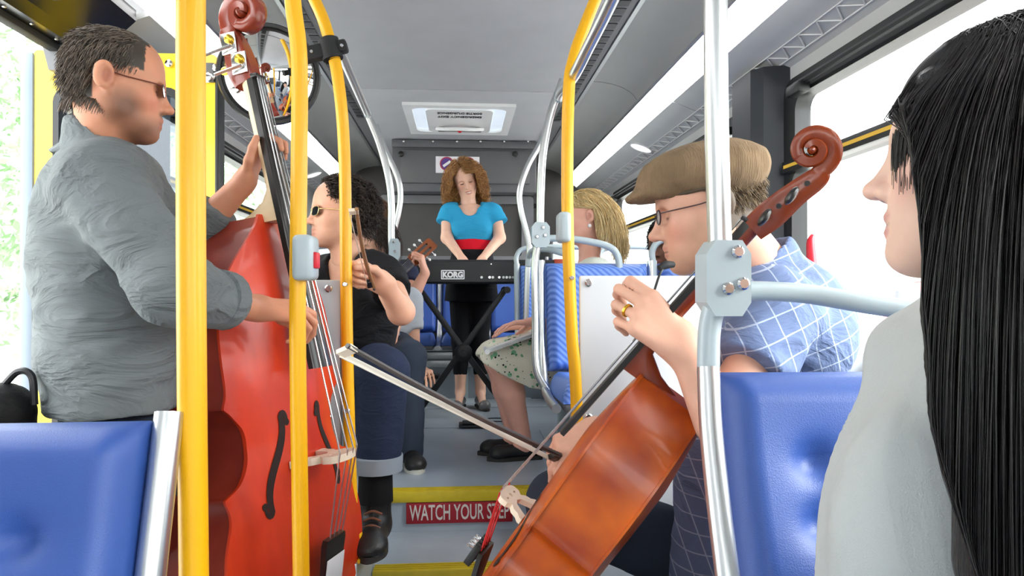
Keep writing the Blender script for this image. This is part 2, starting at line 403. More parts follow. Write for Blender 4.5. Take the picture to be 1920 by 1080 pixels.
# ================================================================ ceiling
cl = structure(obj('ceiling', box(-1.3, 1.3, -3.45, 6.25, 2.34, 2.38), m_dark, smooth=False))
ZC = 2.295; AX = .68
for (a, b) in ((-3.4, -1.6), (-1.59, .25), (.26, 2.0), (2.01, 3.795), (3.805, 6.18)):
    obj('ceiling_panel', rbox(-AX, AX, a, b, ZC, ZC+.02, .004), m_ceil, cl)
prof = [(AX, ZC)]+[(AX+.25*math.sin(q), 2.185+.11*math.cos(q)) for q in np.linspace(.25, math.pi/2-.18, 6)]+[(.935, 2.195)]
for s in (-1, 1):
    ends = [(-3.4, -1.8), (-1.79, -.2), (-.19, 1.75), (1.76, 3.575), (3.585, 6.15)]
    for a, b in ends:
        v = []; f = []
        for y in (a, b):
            v += [(s*x, y, z) for x, z in prof]+[(s*x, y, z+.02) for x, z in prof[::-1]]
        n = 2*len(prof); f = [(i, (i+1) % n, n+(i+1) % n, n+i) for i in range(n)]+[tuple(range(n)), tuple(range(n, 2*n))]
        obj('cove_panel', (v, f), m_cove, cl)
    # silver bead between roof and cove, slotted air vent
    obj('cove_bead', box(*sorted((s*.672, s*.690)), -3.4, 6.1, ZC-.012, ZC-.002), m_alu, cl, False)
    obj('vent_rail', box(*sorted((s*.575, s*.665)), -3.4, 6.1, ZC-.008, ZC-.001), m_mid, cl, False)
    sl = None
    for i in range(46):
        y = 1.0+i*.075
        if sl is None:
            sl = obj('vent_slot', box(-.02, .02, -.026, .026, -.011, -.007), m_black, cl, False); sl.location = (s*.62, y, ZC)
        else:
            q = sl.copy(); COL.objects.link(q); q.location = (s*.62, y, ZC)
    # underside of the cove
    U = [(1.035, 2.12), (1.21, 2.055), (1.24, 2.04)]
    segs = [(-3.4, -1.2), (-1.19, .7 if s < 0 else 1.4), (2.4 if s < 0 else 1.41, 3.3), (3.31, 6.15)]
    for a, b in segs:
        v = [(s*x, y, z) for y in (a, b) for x, z in U+[(p[0], p[1]+.02) for p in U[::-1]]]; n = 6
        obj('cove_underside', (v, [(i, (i+1) % n, n+(i+1) % n, n+i) for i in range(n)]+[tuple(range(n)), tuple(range(n, 2*n))]), m_under, cl, False)
    # lattice air grille along the window side
    mbx = MB()
    for i in range(int((6.0-1.2)/.06)):
        y = (2.45 if s < 0 else 1.2)+i*.06
        if y > 6.0: break
        d = .05 if i % 2 else -.05
        a = Vector((s*1.15, y, 2.073)); b = Vector((s*1.205, y+.06, 2.053))
        if i % 2: a, b = Vector((s*1.205, y, 2.053)), Vector((s*1.15, y+.06, 2.073))
        mbx.add(tube([a, b], .003, 5))
    y0 = 2.45 if s < 0 else 1.2
    mbx.add(tube([(s*1.148, y0, 2.073), (s*1.148, 6.05, 2.073)], .003, 5)); mbx.add(tube([(s*1.207, y0, 2.052), (s*1.207, 6.05, 2.052)], .003, 5))
    obj('air_grille', mbx, m_white, cl)
    # fluorescent strip light in the cove
    st = thing('strip_light', 'long lit fluorescent diffuser in the ceiling cove on the %s side' % ('door' if s < 0 else 'cellist'), 'light', (s*.98, 2, 2.16))
    for a, b in ((-3.3, -1.0), (-.98, 1.0), (1.02, 2.85), (2.87, 4.5), (4.52, 6.1)):
        v = [(s*x, y, z) for y in (a, b) for x, z in ((.937, 2.190), (1.033, 2.122), (1.040, 2.130), (.944, 2.198))]
        obj('diffuser', (v, [(0, 1, 5, 4), (1, 2, 6, 5), (2, 3, 7, 6), (3, 0, 4, 7), (0, 1, 2, 3), (4, 5, 6, 7)]), m_light, st, False)
    v = [(s*x, y, z) for y in (-3.3, 6.1) for x, z in ((.930, 2.193), (.938, 2.187), (.938, 2.2), (.930, 2.2))]
    obj('trim_bead', (v, [(0, 1, 5, 4), (1, 2, 6, 5), (2, 3, 7, 6), (3, 0, 4, 7)]), m_alu, st, False)
# round dome lamps on the underside
for s, (u, v_) in ((1, (1207, 283)), (-1, (592, 372))):
    Y = 3.9 if s > 0 else 4.3
    Y = 1.12*1300/abs(u-862); c = Vector((s*1.12, Y, 2.086)); nrm = Vector((-s*.35, 0, -.937))
    d = thing('dome_lamp', 'round white dome lamp under the cove %s' % ('above the blond passenger' if s > 0 else 'above the sunglasses violinist'), 'light', c)
    obj('lens', lathe([(.001, .012), (.04, .010), (.062, .004), (.066, 0), (.066, -.006)], 28, axisM(c, nrm)), m_lens, d)
    obj('rim', lathe([(.075, -.008), (.075, .003), (.066, .006), (.066, -.006)], 28, axisM(c, nrm)), m_white, d)
# roof hatch
hx0, hx1, hy0, hy1 = -.335, .33, 4.05, 4.80
hc = thing('roof_hatch', 'white emergency roof hatch with black lettering and red knob', 'hatch', (0, 4.4, ZC))
mb = MB(); mb.add(prism([[(hx0, hy0), (hx1, hy0), (hx1, hy1), (hx0, hy1)], rrect(hx0+.05, hx1-.05, hy0+.06, hy1-.08, .06)], .02, Matrix.Translation((0, 0, ZC-.018)))); obj('frame', mb, m_white, hc, True, 30)
obj('recess', box(hx0+.04, hx1-.04, hy0+.05, hy1-.07, ZC-.006, ZC-.002), mat('hatch_window_glow', 'd7e4f2', .2, emit='e8f2ff', estr=.35), hc, False)  # no lamp here: daylight in the hatch is painted as a faint glow
obj('cover', prism([rrect(hx0+.13, hx1-.13, hy0+.075, hy1-.09, .05)], .016, Matrix.Translation((0, 0, ZC-.022))), m_white, hc, True, 30)
obj('handle', ctube([(-.15, hy1-.22, ZC-.03), (-.1, hy1-.3, ZC-.05), (0, hy1-.33, ZC-.055), (.1, hy1-.3, ZC-.05), (.15, hy1-.22, ZC-.03)], .012, 8), m_white, hc)
obj('knob', uvsphere((0, hy1-.25, ZC-.045), .017), m_red, hc)
for x in (-.12, .12): obj('catch', rbox(x-.022, x+.022, hy1-.24, hy1-.2, ZC-.045, ZC-.02, .004), m_black, hc)
obj('bar', tube([(-.1, hy1-.21, ZC-.04), (.1, hy1-.21, ZC-.04)], .007, 8), m_alu, hc)
for i, s_ in enumerate(('EMERGENCY EXIT', "SORTIE D'URGENCE")):
    t = text_vf(s_, .062, .0005, .0012); xs = [p[0] for p in t[0]]; k = .27/(max(xs)-min(xs))
    obj('lettering', ([(-p[0]*k, hy0+.235-i*.085+p[1], ZC-.0235-p[2]) for p in t[0]], t[1]), m_black, hc, False)

# ================================================================ walls with window openings
XW = 1.24
def wall_side(s, opens, name):
    mb = MB(); ys = sorted({-3.4, 6.2, *[o[0] for o in opens], *[o[1] for o in opens]})
    for a, b in zip(ys[:-1], ys[1:]):
        o = next((q for q in opens if q[0] <= a+1e-6 and q[1] >= b-1e-6), None)
        X = sorted((s*XW, s*(XW+.05)))
        if o is None: mb.add(box(*X, a, b, -.06, 2.36))
        else:
            if o[2] > 0: mb.add(box(*X, a, b, -.06, o[2]))
            mb.add(box(*X, a, b, o[3], 2.36))
    return structure(obj(name, mb, m_wall, smooth=False))
RW = [(-3.2, -1.75, 1.0, 1.95), (-1.55, .05, 1.0, 1.95), (.25, 2.5, 1.0, 1.95), (2.9, 5.45, 1.32, 1.95)]
LW = [(-3.2, -1.75, 1.0, 1.95), (.8, 2.38, 0, 1.98), (2.9, 5.45, 1.32, 1.95)]  # no front opening beside the left seats: wall closed to hold light off them
wall_side(1, RW, 'wall_right'); wall_side(-1, LW, 'wall_left')
nwin = 0
m_stripe = mat('amber_strip', 'e2b32e', .4)
def window(s, o):
    global nwin; nwin += 1
    y0, y1, z0, z1 = o; wd = structure(empty('window_%d' % nwin, (s*XW, (y0+y1)/2, z0)))
    M = frame((s*(XW-.022), 0, 0), (0, 1, 0), (0, 0, 1), (s, 0, 0))
    zs = 1.655
    obj('window_frame', prism([rrect(y0-.03, y1+.03, z0-.03, z1+.03, .07), rrect(y0+.035, y1-.035, z0+.03, zs-.02, .05), rrect(y0+.06, y1-.06, zs+.02, z1-.045, .05)], .06, M), m_black, wd, True, 30)
    obj('pane', box(*sorted((s*(XW+.01), s*(XW+.014))), y0, y1, z0, zs), m_glass, wd, False)
    obj('vent_pane', box(*sorted((s*(XW-.004), s*XW)), y0+.05, y1-.05, zs, z1-.03), m_glass, wd, False)
    obj('sash_bar', rbox(*sorted((s*(XW-.045), s*(XW-.0))), y0, y1, zs-.022, zs+.022, .004), m_black, wd)
    obj('sash_strip', box(*sorted((s*(XW-.047), s*(XW-.044))), y0+.02, y1-.02, zs-.006, zs+.006), m_stripe, wd, False)
    obj('vent_rail', tube([(s*(XW-.05), y0+.12, z1-.02), (s*(XW-.05), y1-.12, z1-.02)], .012, 8), m_black, wd)
    for yy in (y0+.14, y1-.14): obj('latch', rbox(*sorted((s*(XW-.075), s*(XW-.03))), yy-.05, yy+.05, z1-.06, z1-.02, .008), m_black, wd)
for o in RW: window(1, o)
for o in (LW[0], LW[2]): window(-1, o)
# window pillars
pr = [(XW, 2.52), (1.15, 2.55), (1.12, 2.6), (1.12, 2.78), (1.15, 2.84), (XW, 2.88)]
obj_p = obj('trim_1', prism([[(x, y) for x, y in pr]], 1.07, Matrix.Translation((0, 0, .98))), mat('black_pillar', '20252c', .35, var=.05), smooth=True, angle=25); structure(obj_p)
structure(obj('trim_2', prism([[(-x, y) for x, y in pr]], 1.07, Matrix.Translation((0, 0, .98))), MATS['black_pillar'], smooth=True, angle=25))
for i, (a, b) in enumerate(((.05, .25), (-1.75, -1.55))):
    structure(obj('trim_%d' % (3+i), rbox(1.16, XW, a, b, .98, 2.04, .02), MATS['black_pillar']))
# red emergency window handle by the pillar
hd = thing('window_release_handle', 'bright red emergency window release handle beside the black pillar', 'handle', (1.2, 2.3, 1.2))
a = P(1559, 440, 2.25); b = P(1566, 520, 2.25); x0 = 1.195
obj('lever', ctube([(x0, 2.27, a.z), (x0-.01, 2.265, a.z-.03), (x0-.012, 2.25, b.z+.03), (x0-.02, 2.235, b.z-.02)], [.008, .014, .017, .014], 10), m_red, hd)
obj('bracket', rbox(x0-.01, XW-.005, 2.2, 2.29, b.z-.06, b.z-.005, .006), m_red, hd)

# front of the bus behind the camera (seen in the convex mirror, lets daylight in)
structure(obj('wall_front', MB().add(box(-1.29, 1.29, -3.45, -3.4, -.06, .9)).add(box(-1.29, 1.29, -3.45, -3.4, 2.1, 2.36)).add(box(-1.29, -1.15, -3.45, -3.4, .9, 2.1)).add(box(1.15, 1.29, -3.45, -3.4, .9, 2.1)), m_dark, smooth=False))
wf = structure(empty('window_9', (0, -3.4, 1)))
obj('window_frame', prism([rrect(-1.16, 1.16, .88, 2.12, .08), rrect(-1.08, 1.08, .96, 2.04, .08)], .05, frame((0, -3.44, 0), (1, 0, 0), (0, 0, 1), (0, -1, 0))), m_black, wf)
obj('pane', box(-1.15, 1.15, -3.43, -3.425, .9, 2.1), m_glass, wf, False)

# ================================================================ rear end
wb = structure(obj('wall_back', box(-1.29, 1.29, 6.2, 6.25, -.06, 2.36), m_dark2, smooth=False))
# upper engine bulkhead
a = P(735, 262, 5.06); b = P(1006, 362, 5.06)
mb = MB(); mb.add(rbox(a.x, b.x, 5.06, 6.2, b.z, ZC+.01, .012)); ub = obj('upper_bulkhead', mb, m_dark, wb)
obj('access_panel', rbox(a.x+.06, b.x-.05, 5.035, 5.065, b.z+.06, ZC-.075, .012), mat('access_panel', '5e5e60', .5, var=.05), wb)
obj('bulkhead_lip', rbox(a.x, b.x, 5.03, 5.07, ZC-.06, ZC-.005, .006), m_dark, wb)
for u in (752, 966): obj('panel_latch', lathe([(.02, 0), (.02, .012), (.012, .016)], 14, axisM(P(u, 289, 5.035), (0, -1, 0))), m_black, wb)
for u in (720, 757, 812, 857, 901, 945, 990):
    obj('screw', lathe([(.008, 0), (.008, .004), (.004, .006)], 8, axisM(P(u, 265, 5.03), (0, -1, 0))), m_chrome, wb)
obj('panel_vent_gap', box(-.62, .62, 5.2, 5.5, b.z-.06, b.z+.01), m_black, wb, False)
# lower rear frame with the dark covered window
a = P(712, 366, 5.2); b = P(1000, 492, 5.2)
obj('rear_frame', prism([rrect(a.x, b.x, b.z, a.z, .03), rrect(a.x+.075, b.x-.09, b.z+.045, a.z-.06, .02)], .07, frame((0, 5.25, 0), (1, 0, 0), (0, 0, 1), (0, -1, 0))), m_mid, wb, True, 30)
obj('rear_cover', box(a.x+.05, b.x-.06, 5.22, 5.26, b.z+.02, a.z-.03), m_dark2, wb, False)
obj('rear_ledge', rbox(-1.2, 1.2, 5.12, 5.35, b.z-.11, b.z+.01, .01), mat('rear_ledge', '9b9da0', .45), wb)
for s in (-1, 1):
    x0, x1 = sorted((s*.70, s*1.24)); obj('rear_side_panel', rbox(x0, x1, 5.2, 6.19, .4, 1.585, .01), m_wall, wb)
# no smoking / no drinking sticker
sk = thing('prohibition_sticker', 'white sticker with two round purple prohibition symbols on rear bulkhead', 'sticker', P(858, 310, 5.03))
a = P(817, 293, 5.03); b = P(899, 325, 5.03); cz = (a.z+b.z)/2; h = (a.z-b.z)/2
obj('sheet', box(a.x, b.x, 5.029, 5.034, b.z, a.z), mat('sticker_white', 'eeeaf0', .5), sk, False)
for cx in (a.x+.08, b.x-.08):
    M = frame((cx, 5.0285, cz+.006), (1, 0, 0), (0, 0, 1), (0, -1, 0))
    obj('disc', prism([circ(0, 0, .047)], .001, M), mat('sticker_purple', '5a3d8c', .5), sk, False)
    obj('ring', prism([circ(0, 0, .051), circ(0, 0, .041)], .002, M), mat('sticker_red', 'a83a5a', .5), sk, False)
    R = Matrix.Rotation(math.radians(35), 4, 'Z')
    obj('pictogram', xf(([(x*1., y, z) for x, y, z in rbox(-.032, .032, -.009, .009, .001, .003, .0008)[0]], rbox(-.032, .032, -.009, .009, .001, .003, .0008)[1]), M @ R), m_white, sk, False)
# rear seat base
rb = structure(obj('trim_5', rbox(-1.2, 1.2, 4.97, 5.35, DECK, .80, .006), mat('rear_base', '8a939b', .4, var=.08), smooth=True))
speckle(MATS['rear_base'], 'a7b0b8')
for z0, z1 in ((.655, .705), (.715, .765), (.77, .80)): obj('base_band', rbox(-1.2, 1.2, 4.955, 4.98, z0, z1, .004), m_alu, rb)
a = P(808, 707, 4.965); obj('slot_frame', prism([rrect(-.065, .065, -.022, .022, .004), rrect(-.052, .052, -.013, .013, .003)], .01, frame(a, (1, 0, 0), (0, 0, 1), (0, -1, 0))), m_dark, rb)
obj('slot', box(a.x-.055, a.x+.055, 4.962, 4.972, a.z-.015, a.z+.015), m_black, rb, False)
obj('plug', lathe([(.012, 0), (.012, .01), (.006, .012)], 12, axisM(P(769, 699, 4.97), (0, -1, 0))), m_black, rb)

# ================================================================ rear door (left), open inwards
d = structure(empty('door_1', (-1.15, 2.3, 0)))
M = frame((0, 2.31, 0), (1, 0, 0), (0, 0, 1), (0, -1, 0))
a = P(74, 100, 2.3); b = P(413, 100, 2.3); g0 = P(118, 172, 2.3); g1 = P(345, 172, 2.3)
obj('door_leaf', prism([rrect(a.x, b.x, .07, a.z, .015), rrect(g0.x, g1.x, .28, g0.z, .05)], .04, M), m_yeldoor, d, True, 30)
obj('glass_gasket', prism([rrect(g0.x-.012, g1.x+.012, .268, g0.z+.012, .055), rrect(g0.x+.006, g1.x-.006, .286, g0.z-.006, .05)], .05, frame((0, 2.315, 0), (1, 0, 0), (0, 0, 1), (0, -1, 0))), m_black, d, True, 30)
obj('pane', box(g0.x, g1.x, 2.288, 2.292, .28, g0.z), m_glassb, d, False)
e0 = P(50, 103, 2.3)
obj('edge_seal', rbox(e0.x, a.x+.004, 2.26, 2.33, .07, a.z-.005, .012), mat('grey_rubber_seal', '7d8a96', .6, var=.05), d)
obj('edge_strip', rbox(b.x-.004, b.x+.008, 2.262, 2.32, .07, a.z-.03, .003), m_black, d)
obj('top_plate', rbox(b.x-.075, b.x-.005, 2.255, 2.3, a.z-.09, a.z-.03, .004), m_mid, d)
for u, v_ in ((318, 120), (405, 128)): obj('bolt', lathe([(.012, 0), (.012, .008), (.006, .012)], 10, axisM(P(u, v_, 2.265), (0, -1, 0))), m_chrome, d)
# door operator header
hd = structure(empty('door_2', (-1.1, 1.5, 2.0)))
v = [(x, y, z) for y in (.75, 2.36) for x, z in ((-1.245, 1.955), (-1.185, 1.955), (-1.165, 1.985), (-1.06, 2.085), (-1.06, 2.12), (-1.245, 2.12))]; n = 6
obj('operator_housing', (v, [(i, (i+1) % n, n+(i+1) % n, n+i) for i in range(n)]+[tuple(range(n)), tuple(range(n, 2*n))]), mat('black_glossy_housing', '0e0f10', .25, var=.1), hd, False)
obj('guide_rail', rbox(-1.26, -1.225, .75, 2.36, 1.935, 1.965, .006), m_rubber, hd)
obj('end_bracket', prism([[(-.07, .1), (.07, .1), (.05, 0), (-.045, 0)]], .06, frame((P(135, 140, 2.27).x, 2.285, P(135, 140, 2.27).z), (1, 0, 0), (0, 0, 1), (0, -1, 0))), m_mid, hd, False)
for i in range(7):
    y = 1.45+i*.12; obj('rivet', lathe([(.006, 0), (.006, .003), (.003, .005)], 8, axisM((-1.205, y, 1.955), (0, 0, -1))), m_chrome, hd)
obj('warning_label', xf(box(-.06, .06, -.03, .03, -.001, .001), frame((-1.135, 1.86, 2.006), (0, 1, 0), Vector((.72, 0, .69)), Vector((.69, 0, -.72)))), mat('yellow_label', 'd9c32a', .5), hd, False)
lm = thing('door_lamp', 'small bright lamp in the black door operator housing', 'light', (-1.1, 1.9, 2.03))
M = axisM((-1.098, 2.0, 2.045), (.69, 0, -.72))
obj('bezel', lathe([(.05, -.004), (.05, .006), (.042, .01), (.042, -.004)], 20, M), m_chrome, lm)
obj('lens', lathe([(.042, .004), (.03, .012), (.001, .016)], 20, M), mat('lamp_glow', 'ffffff', .3, emit='ffffff', estr=6), lm)
# ================================================================ seats
def upholstery(w, h, t, dimples, mtop, n=44, m=44):
    """cushioned panel in local x (width), z (height); front faces -y; dimples [(x,z)]"""
    xs = np.linspace(-w/2, w/2, n); zs = np.linspace(0, h, m); v = []; f = []
    for z in zs:
        for x in xs:
            ex = 1-abs(x)/(w/2); ez = min(z, h-z)/(h/2)
            b = min(1, ex/.16)**.5*min(1, ez/.14)**.5; y = -t*b+.012*(1-b)
            y += .006*math.cos(x/w*math.pi)
            for dx, dz in dimples:
                r2 = ((x-dx)/1.25)**2+(z-dz)**2; y += .020*math.exp(-r2/.0005)+.010*math.exp(-r2/.004)
            v.append((x, y, z))
    for j in range(m-1):
        for i in range(n-1): a = j*n+i; f.append((a, a+1, a+n+1, a+n))
    o = len(v); per = [i for i in range(n)]+[j*n+n-1 for j in range(1, m)]+[(m-1)*n+i for i in range(n-2, -1, -1)]+[j*n for j in range(m-2, 0, -1)]
    for i in per: v.append((v[i][0], .035, v[i][2]))
    L = len(per)
    for k in range(L): f.append((per[k], o+k, o+(k+1) % L, per[(k+1) % L]))
    f.append(tuple(range(o, o+L)))
    return v, f
def bus_seat(name, label, x, y, zf, w=.42, h=.56, rec=16, m=None, dimples=((0, .2), (0, .36)), tubes=(1, 1), group=None, rz=0, arch=False, top_r=.017, zs=.44):
    root = empty(name, M=Matrix.Translation((x, y, zf)) @ Matrix.Rotation(math.radians(rz), 4, 'Z')); tag(root, label, 'seat', group)
    R = root.matrix_world; m = m or m_blue
    Mb = R @ Matrix.Translation((0, .2, zs+.03)) @ Matrix.Rotation(math.radians(-rec), 4, 'X')
    obj('backrest', xf(upholstery(w, h, .045, dimples, m), Mb), m, root, True, 60)
    obj('back_shell', xf(rbox(-w/2+.004, w/2-.004, .034, .055, .01, h-.01, .008), Mb), m_dark, root)
    Mc = R @ Matrix.Translation((0, .2, zs)) @ Matrix.Rotation(math.radians(-86), 4, 'X').inverted().inverted()
    Mc = R @ Matrix.Translation((0, .205, zs-.01)) @ Matrix.Rotation(math.radians(92), 4, 'X')
    Mc = R @ frame((0, -.23, zs), (1, 0, 0), (0, 0, -1), (0, 1, -.04))
    obj('cushion', xf(upholstery(w, .43, .05, (), m, 24, 24), Mc), m, root, True, 60)
    obj('cushion_pan', xf(rbox(-w/2+.005, w/2-.005, -.23, .2, zs-.065, zs-.035, .008), R), m_dark, root)
    for s, on in zip((-1, 1), tubes):
        if not on: continue
        X = s*(w/2+.02); pts = [Mb @ Vector((X, .02, h+.012)), Mb @ Vector((X, .02, h*.7)), Mb @ Vector((X, .02, .1)), R @ Vector((X, .14, zs-.02)), R @ Vector((X, .02, zs-.05)), R @ Vector((X, -.2, zs-.055))]
        obj('frame_tube', ctube(pts, top_r, 12), m_steel if not arch else m_grey, root)
    if arch:
        X = w/2+.02; pts = [Mb @ Vector(q) for q in ((-X, .02, h), (-X, .02, h+.06), (-X+.05, .02, h+.105), (0, .02, h+.115), (X-.05, .02, h+.105), (X, .02, h+.06), (X, .02, h))]
        obj('grab_handle', ctube(pts, .014, 10), m_grey, root)
    mb = MB(); mb.add(xf(rbox(-.03, .03, -.03, .03, 0, zs-.06, .006), R)); mb.add(xf(rbox(-.12, .12, -.1, .1, 0, .012, .004), R)); obj('pedestal', mb, m_grey, root)
    return root
# two rows facing the camera in the low-floor section
a = P(318, 800, 1.02)
bus_seat('bus_seat', 'blue padded seat at lower left, one button dimple and steel side tube', a.x-.215, .60, .0, h=.58, dimples=((.085, .43), (.06, .2)), top_r=.019)
bus_seat('bus_seat', 'blue seat at the far lower left beside the window', a.x-.215-.45, .60, .0, h=.58, tubes=(1, 0))
a = P(1347, 760, 1.05)
bus_seat('bus_seat', 'blue padded seat with two button dimples in front of the cellist', a.x+.215, .69, .0, h=.63, rec=17, dimples=((-.085, .487), (-.085, .395), (.10, .487), (.10, .395)), tubes=(0, 1))
bus_seat('bus_seat', 'blue window seat behind the long black-haired woman', a.x+.215+.44, .69, .0, h=.63, rec=17, dimples=((0, .44), (0, .24)), tubes=(0, 1))
bus_seat('bus_seat', 'blue side-facing seat under the cellist', .76, 1.50, .0, w=.44, h=.32, rec=8, rz=-90, zs=.42, dimples=())
# rows behind the camera, seen only in the mirror
for i, (x, y) in enumerate(((-.95, -.5), (.95, -.5), (-.95, -1.5), (.95, -1.5))):
    bus_seat('bus_seat', 'blue seat further forward %s, %s row' % ('by the left windows' if x < 0 else 'by the right windows', 'nearer' if y > -1 else 'second'), x, y, 0)
# raised rear section
bus_seat('bus_seat', 'woven blue aisle seat with steel edge tube in front of the blond passenger', .575, 2.62, DECK, w=.43, h=.45, rec=7, m=m_weave, dimples=(), zs=.42)
bus_seat('bus_seat', 'woven blue seat by the right window behind the grey partition', 1.02, 2.62, DECK, w=.36, h=.45, rec=7, m=m_weave, dimples=(), arch=True, zs=.42)
bus_seat('bus_seat', 'narrow-looking blue seat right of the keyboard stand', .56, 3.72, DECK, w=.42, h=.46, rec=8, m=m_weave, dimples=(), arch=True)
bus_seat('bus_seat', 'blue seat by the right rear window with grey grab handle', 1.02, 3.72, DECK, w=.38, h=.46, rec=8, m=m_blue, dimples=(), arch=True)
bus_seat('bus_seat', 'blue seat left of the aisle under the violinist', -.585, 2.72, DECK, w=.43, h=.44, rec=10, dimples=())
bus_seat('bus_seat', 'blue seat left of the aisle under the grey-sleeved passenger', -.585, 3.42, DECK, w=.43, h=.44, rec=8, dimples=(), arch=True)
bus_seat('bus_seat', 'blue seat left of the aisle under the guitarist', -.60, 4.12, DECK, w=.43, h=.44, rec=8, dimples=())
for i, (x, nm) in enumerate(((-.80, 'at the left end of the back row'), (-.33, 'in the back row left of the keyboard player'), (.03, 'in the middle of the back row behind the keyboard player'), (.39, 'in the back row right of the keyboard player'), (.84, 'at the right end of the back row'))):
    bus_seat('bus_seat', 'blue bench seat '+nm, x, 4.98, DECK, w=.31, h=.56, rec=6, dimples=((0, .42),), group=None)
# ================================================================ stanchions and rails
def stanchion(name, label, pts, r, m, k=8):
    t = thing(name, label, 'pole', pts[-1]); obj('pole', ctube(pts, r, 16, k), m, t); return t
def flange(t, p, m, r=.05):
    obj('base_flange', lathe([(r, 0), (r, .012), (r*.62, .016), (r*.55, .075), (.02, .078)], 20, Matrix.Translation((p[0], p[1], p[2]))), m, t)
    for s in (-1, 1): obj('flange_bolt', lathe([(.009, 0), (.009, .008), (.004, .011)], 10, Matrix.Translation((p[0]+s*r*.8, p[1], p[2]+.012))), m_dark, t)
def clamp(t, c, w, h, d, name='clamp', m=None):
    """octagonal two-half clamp centred at c"""
    o = obj(name, prism([[(-w*.5, -h*.32), (-w*.3, -h*.5), (w*.3, -h*.5), (w*.5, -h*.32), (w*.5, h*.32), (w*.3, h*.5), (-w*.3, h*.5), (-w*.5, h*.32)]], d, frame((c[0], c[1]+d/2, c[2]), (1, 0, 0), (0, 0, 1), (0, -1, 0))), m or m_grey, t, True, 25)
    return o
def bolts(o, c, d, offs, r=.011):
    for dx, dz in offs: obj('bolt', lathe([(r, 0), (r, .004), (r*.7, .007)], 12, axisM((c[0]+dx, c[1]-d/2, c[2]+dz), (0, -1, 0))), m_chrome, o)
# nearest yellow pole
t = stanchion('grab_pole', 'thick yellow grab pole nearest the camera, beside the bassist', [P(358, -260, 1.0), P(358, 300, 1.0), P(360, 700, 1.0), P(367, 1500, 1.0), Vector((P(367, 1500, 1.0).x, 1.0, 0))], .0195, m_yel)
flange(t, Vector((P(367, 1500, 1.0).x, 1.0, 0)), m_yel)
# second yellow pole with grey clamp
q = P(566, 1200, 1.5)
t = stanchion('grab_pole', 'yellow grab pole crossing the double bass, with grey button box', [P(545, -130, 1.5), P(549, 0, 1.5), P(561, 110, 1.5), P(561, 300, 1.5), P(558, 600, 1.5), P(562, 900, 1.5), q, Vector((q.x, 1.5, 0))], .0175, m_yel)
flange(t, Vector((q.x, 1.5, 0)), m_yel)
c = P(570, 484, 1.5); o = obj('button_box', rbox(c.x-.018, c.x+.025, 1.46, 1.54, c.z-.048, c.z+.048, .012, 3), m_grey, t)
obj('stop_button', rbox(c.x+.022, c.x+.032, 1.475, 1.51, c.z-.022, c.z+.012, .003), m_red, o)
# left partition pole, bends up and inward to the roof
q = P(663, 1040, 2.05)
t = stanchion('grab_pole', 'yellow grab pole in front of the violinist, bent toward the ceiling', [P(560, -60, 2.1), P(590, 0, 2.08), P(612, 55, 2.06), P(634, 150, 2.05), P(646, 300, 2.05), P(650, 600, 2.05), P(656, 850, 2.05), P(662, 1010, 2.05), Vector((q.x, 2.05, DECK))], .0175, m_yel)
flange(t, (q.x, 2.05, DECK), m_yel, .045)
c = P(620, 93, 2.055); d = frame(c, Vector((.96, 0, .25)), (0, 1, 0), Vector((-.25, 0, .96)))
o = obj('rail_clamp', xf(lathe([(.03, -.03), (.03, .03), (.024, .034), (.018, .034), (.018, -.034), (.024, -.034)], 18), d), m_rubber, t)
obj('clamp_arm', xf(rbox(-.085, -.02, -.02, .02, -.022, .02, .006), d), m_rubber, t)
obj('clamp_lug', xf(rbox(.02, .05, -.02, .02, -.018, .018, .008), d), m_rubber, t)
bolts(o, (c.x-.05, 2.035, c.z-.015), 0, [(0, 0), (.085, .02)], .006)
for v_ in (533, 770): bolts(t, P(647+(v_-533)*.02, v_, 2.035), 0, [(0, 0)], .008)
# right partition pole
q = P(1092, 1000, 1.95)
t = stanchion('grab_pole', 'yellow grab pole at the grey partition right of the aisle', [P(1135, -45, 2.02), P(1100, 40, 2.0), P(1076, 110, 1.97), P(1066, 180, 1.95), P(1064, 400, 1.95), P(1072, 620, 1.95), P(1082, 780, 1.95), Vector((q.x, 1.95, 0))], .0175, m_yel)
c = P(1059, 427, 1.95); o = obj('button_box', rbox(c.x-.022, c.x+.014, 1.915, 1.985, c.z-.043, c.z+.043, .012, 3), m_grey, t)
bolts(t, P(1072, 521, 1.932), 0, [(0, 0)], .007)
# partitions
def partition(label, x0, x1, y, z0, z1, m, scr):
    t = thing('partition', label, 'partition', ((x0+x1)/2, y, z0))
    obj('board', rbox(x0, x1, y-.008, y+.008, z0, z1, .006), m, t)
    for p in scr: bolts(t, (p[0], y-.008, p[1]), 0, [(0, 0)], .011)
    for x in (x0+.01, x1-.02): obj('bracket', rbox(x, x+.02, y+.009, y+.02, z0-.1, z1-.03, .002), m_alu, t)
a = P(640, 525, 2.06); partition('grey partition board behind the double bass strings', -.80, a.x, 2.06, .58, a.z, m_part, [(a.x-.035, a.z-.025), (a.x-.035, a.z-.4)])
a = P(1086, 517, 1.95); partition('pale grey partition board behind the cello', a.x, 1.20, 1.95, .58, a.z, mat('pale_laminate', 'd4d8dc', .4, var=.02), [(a.x+.025, a.z-.02), (a.x+.025, a.z-.4)])
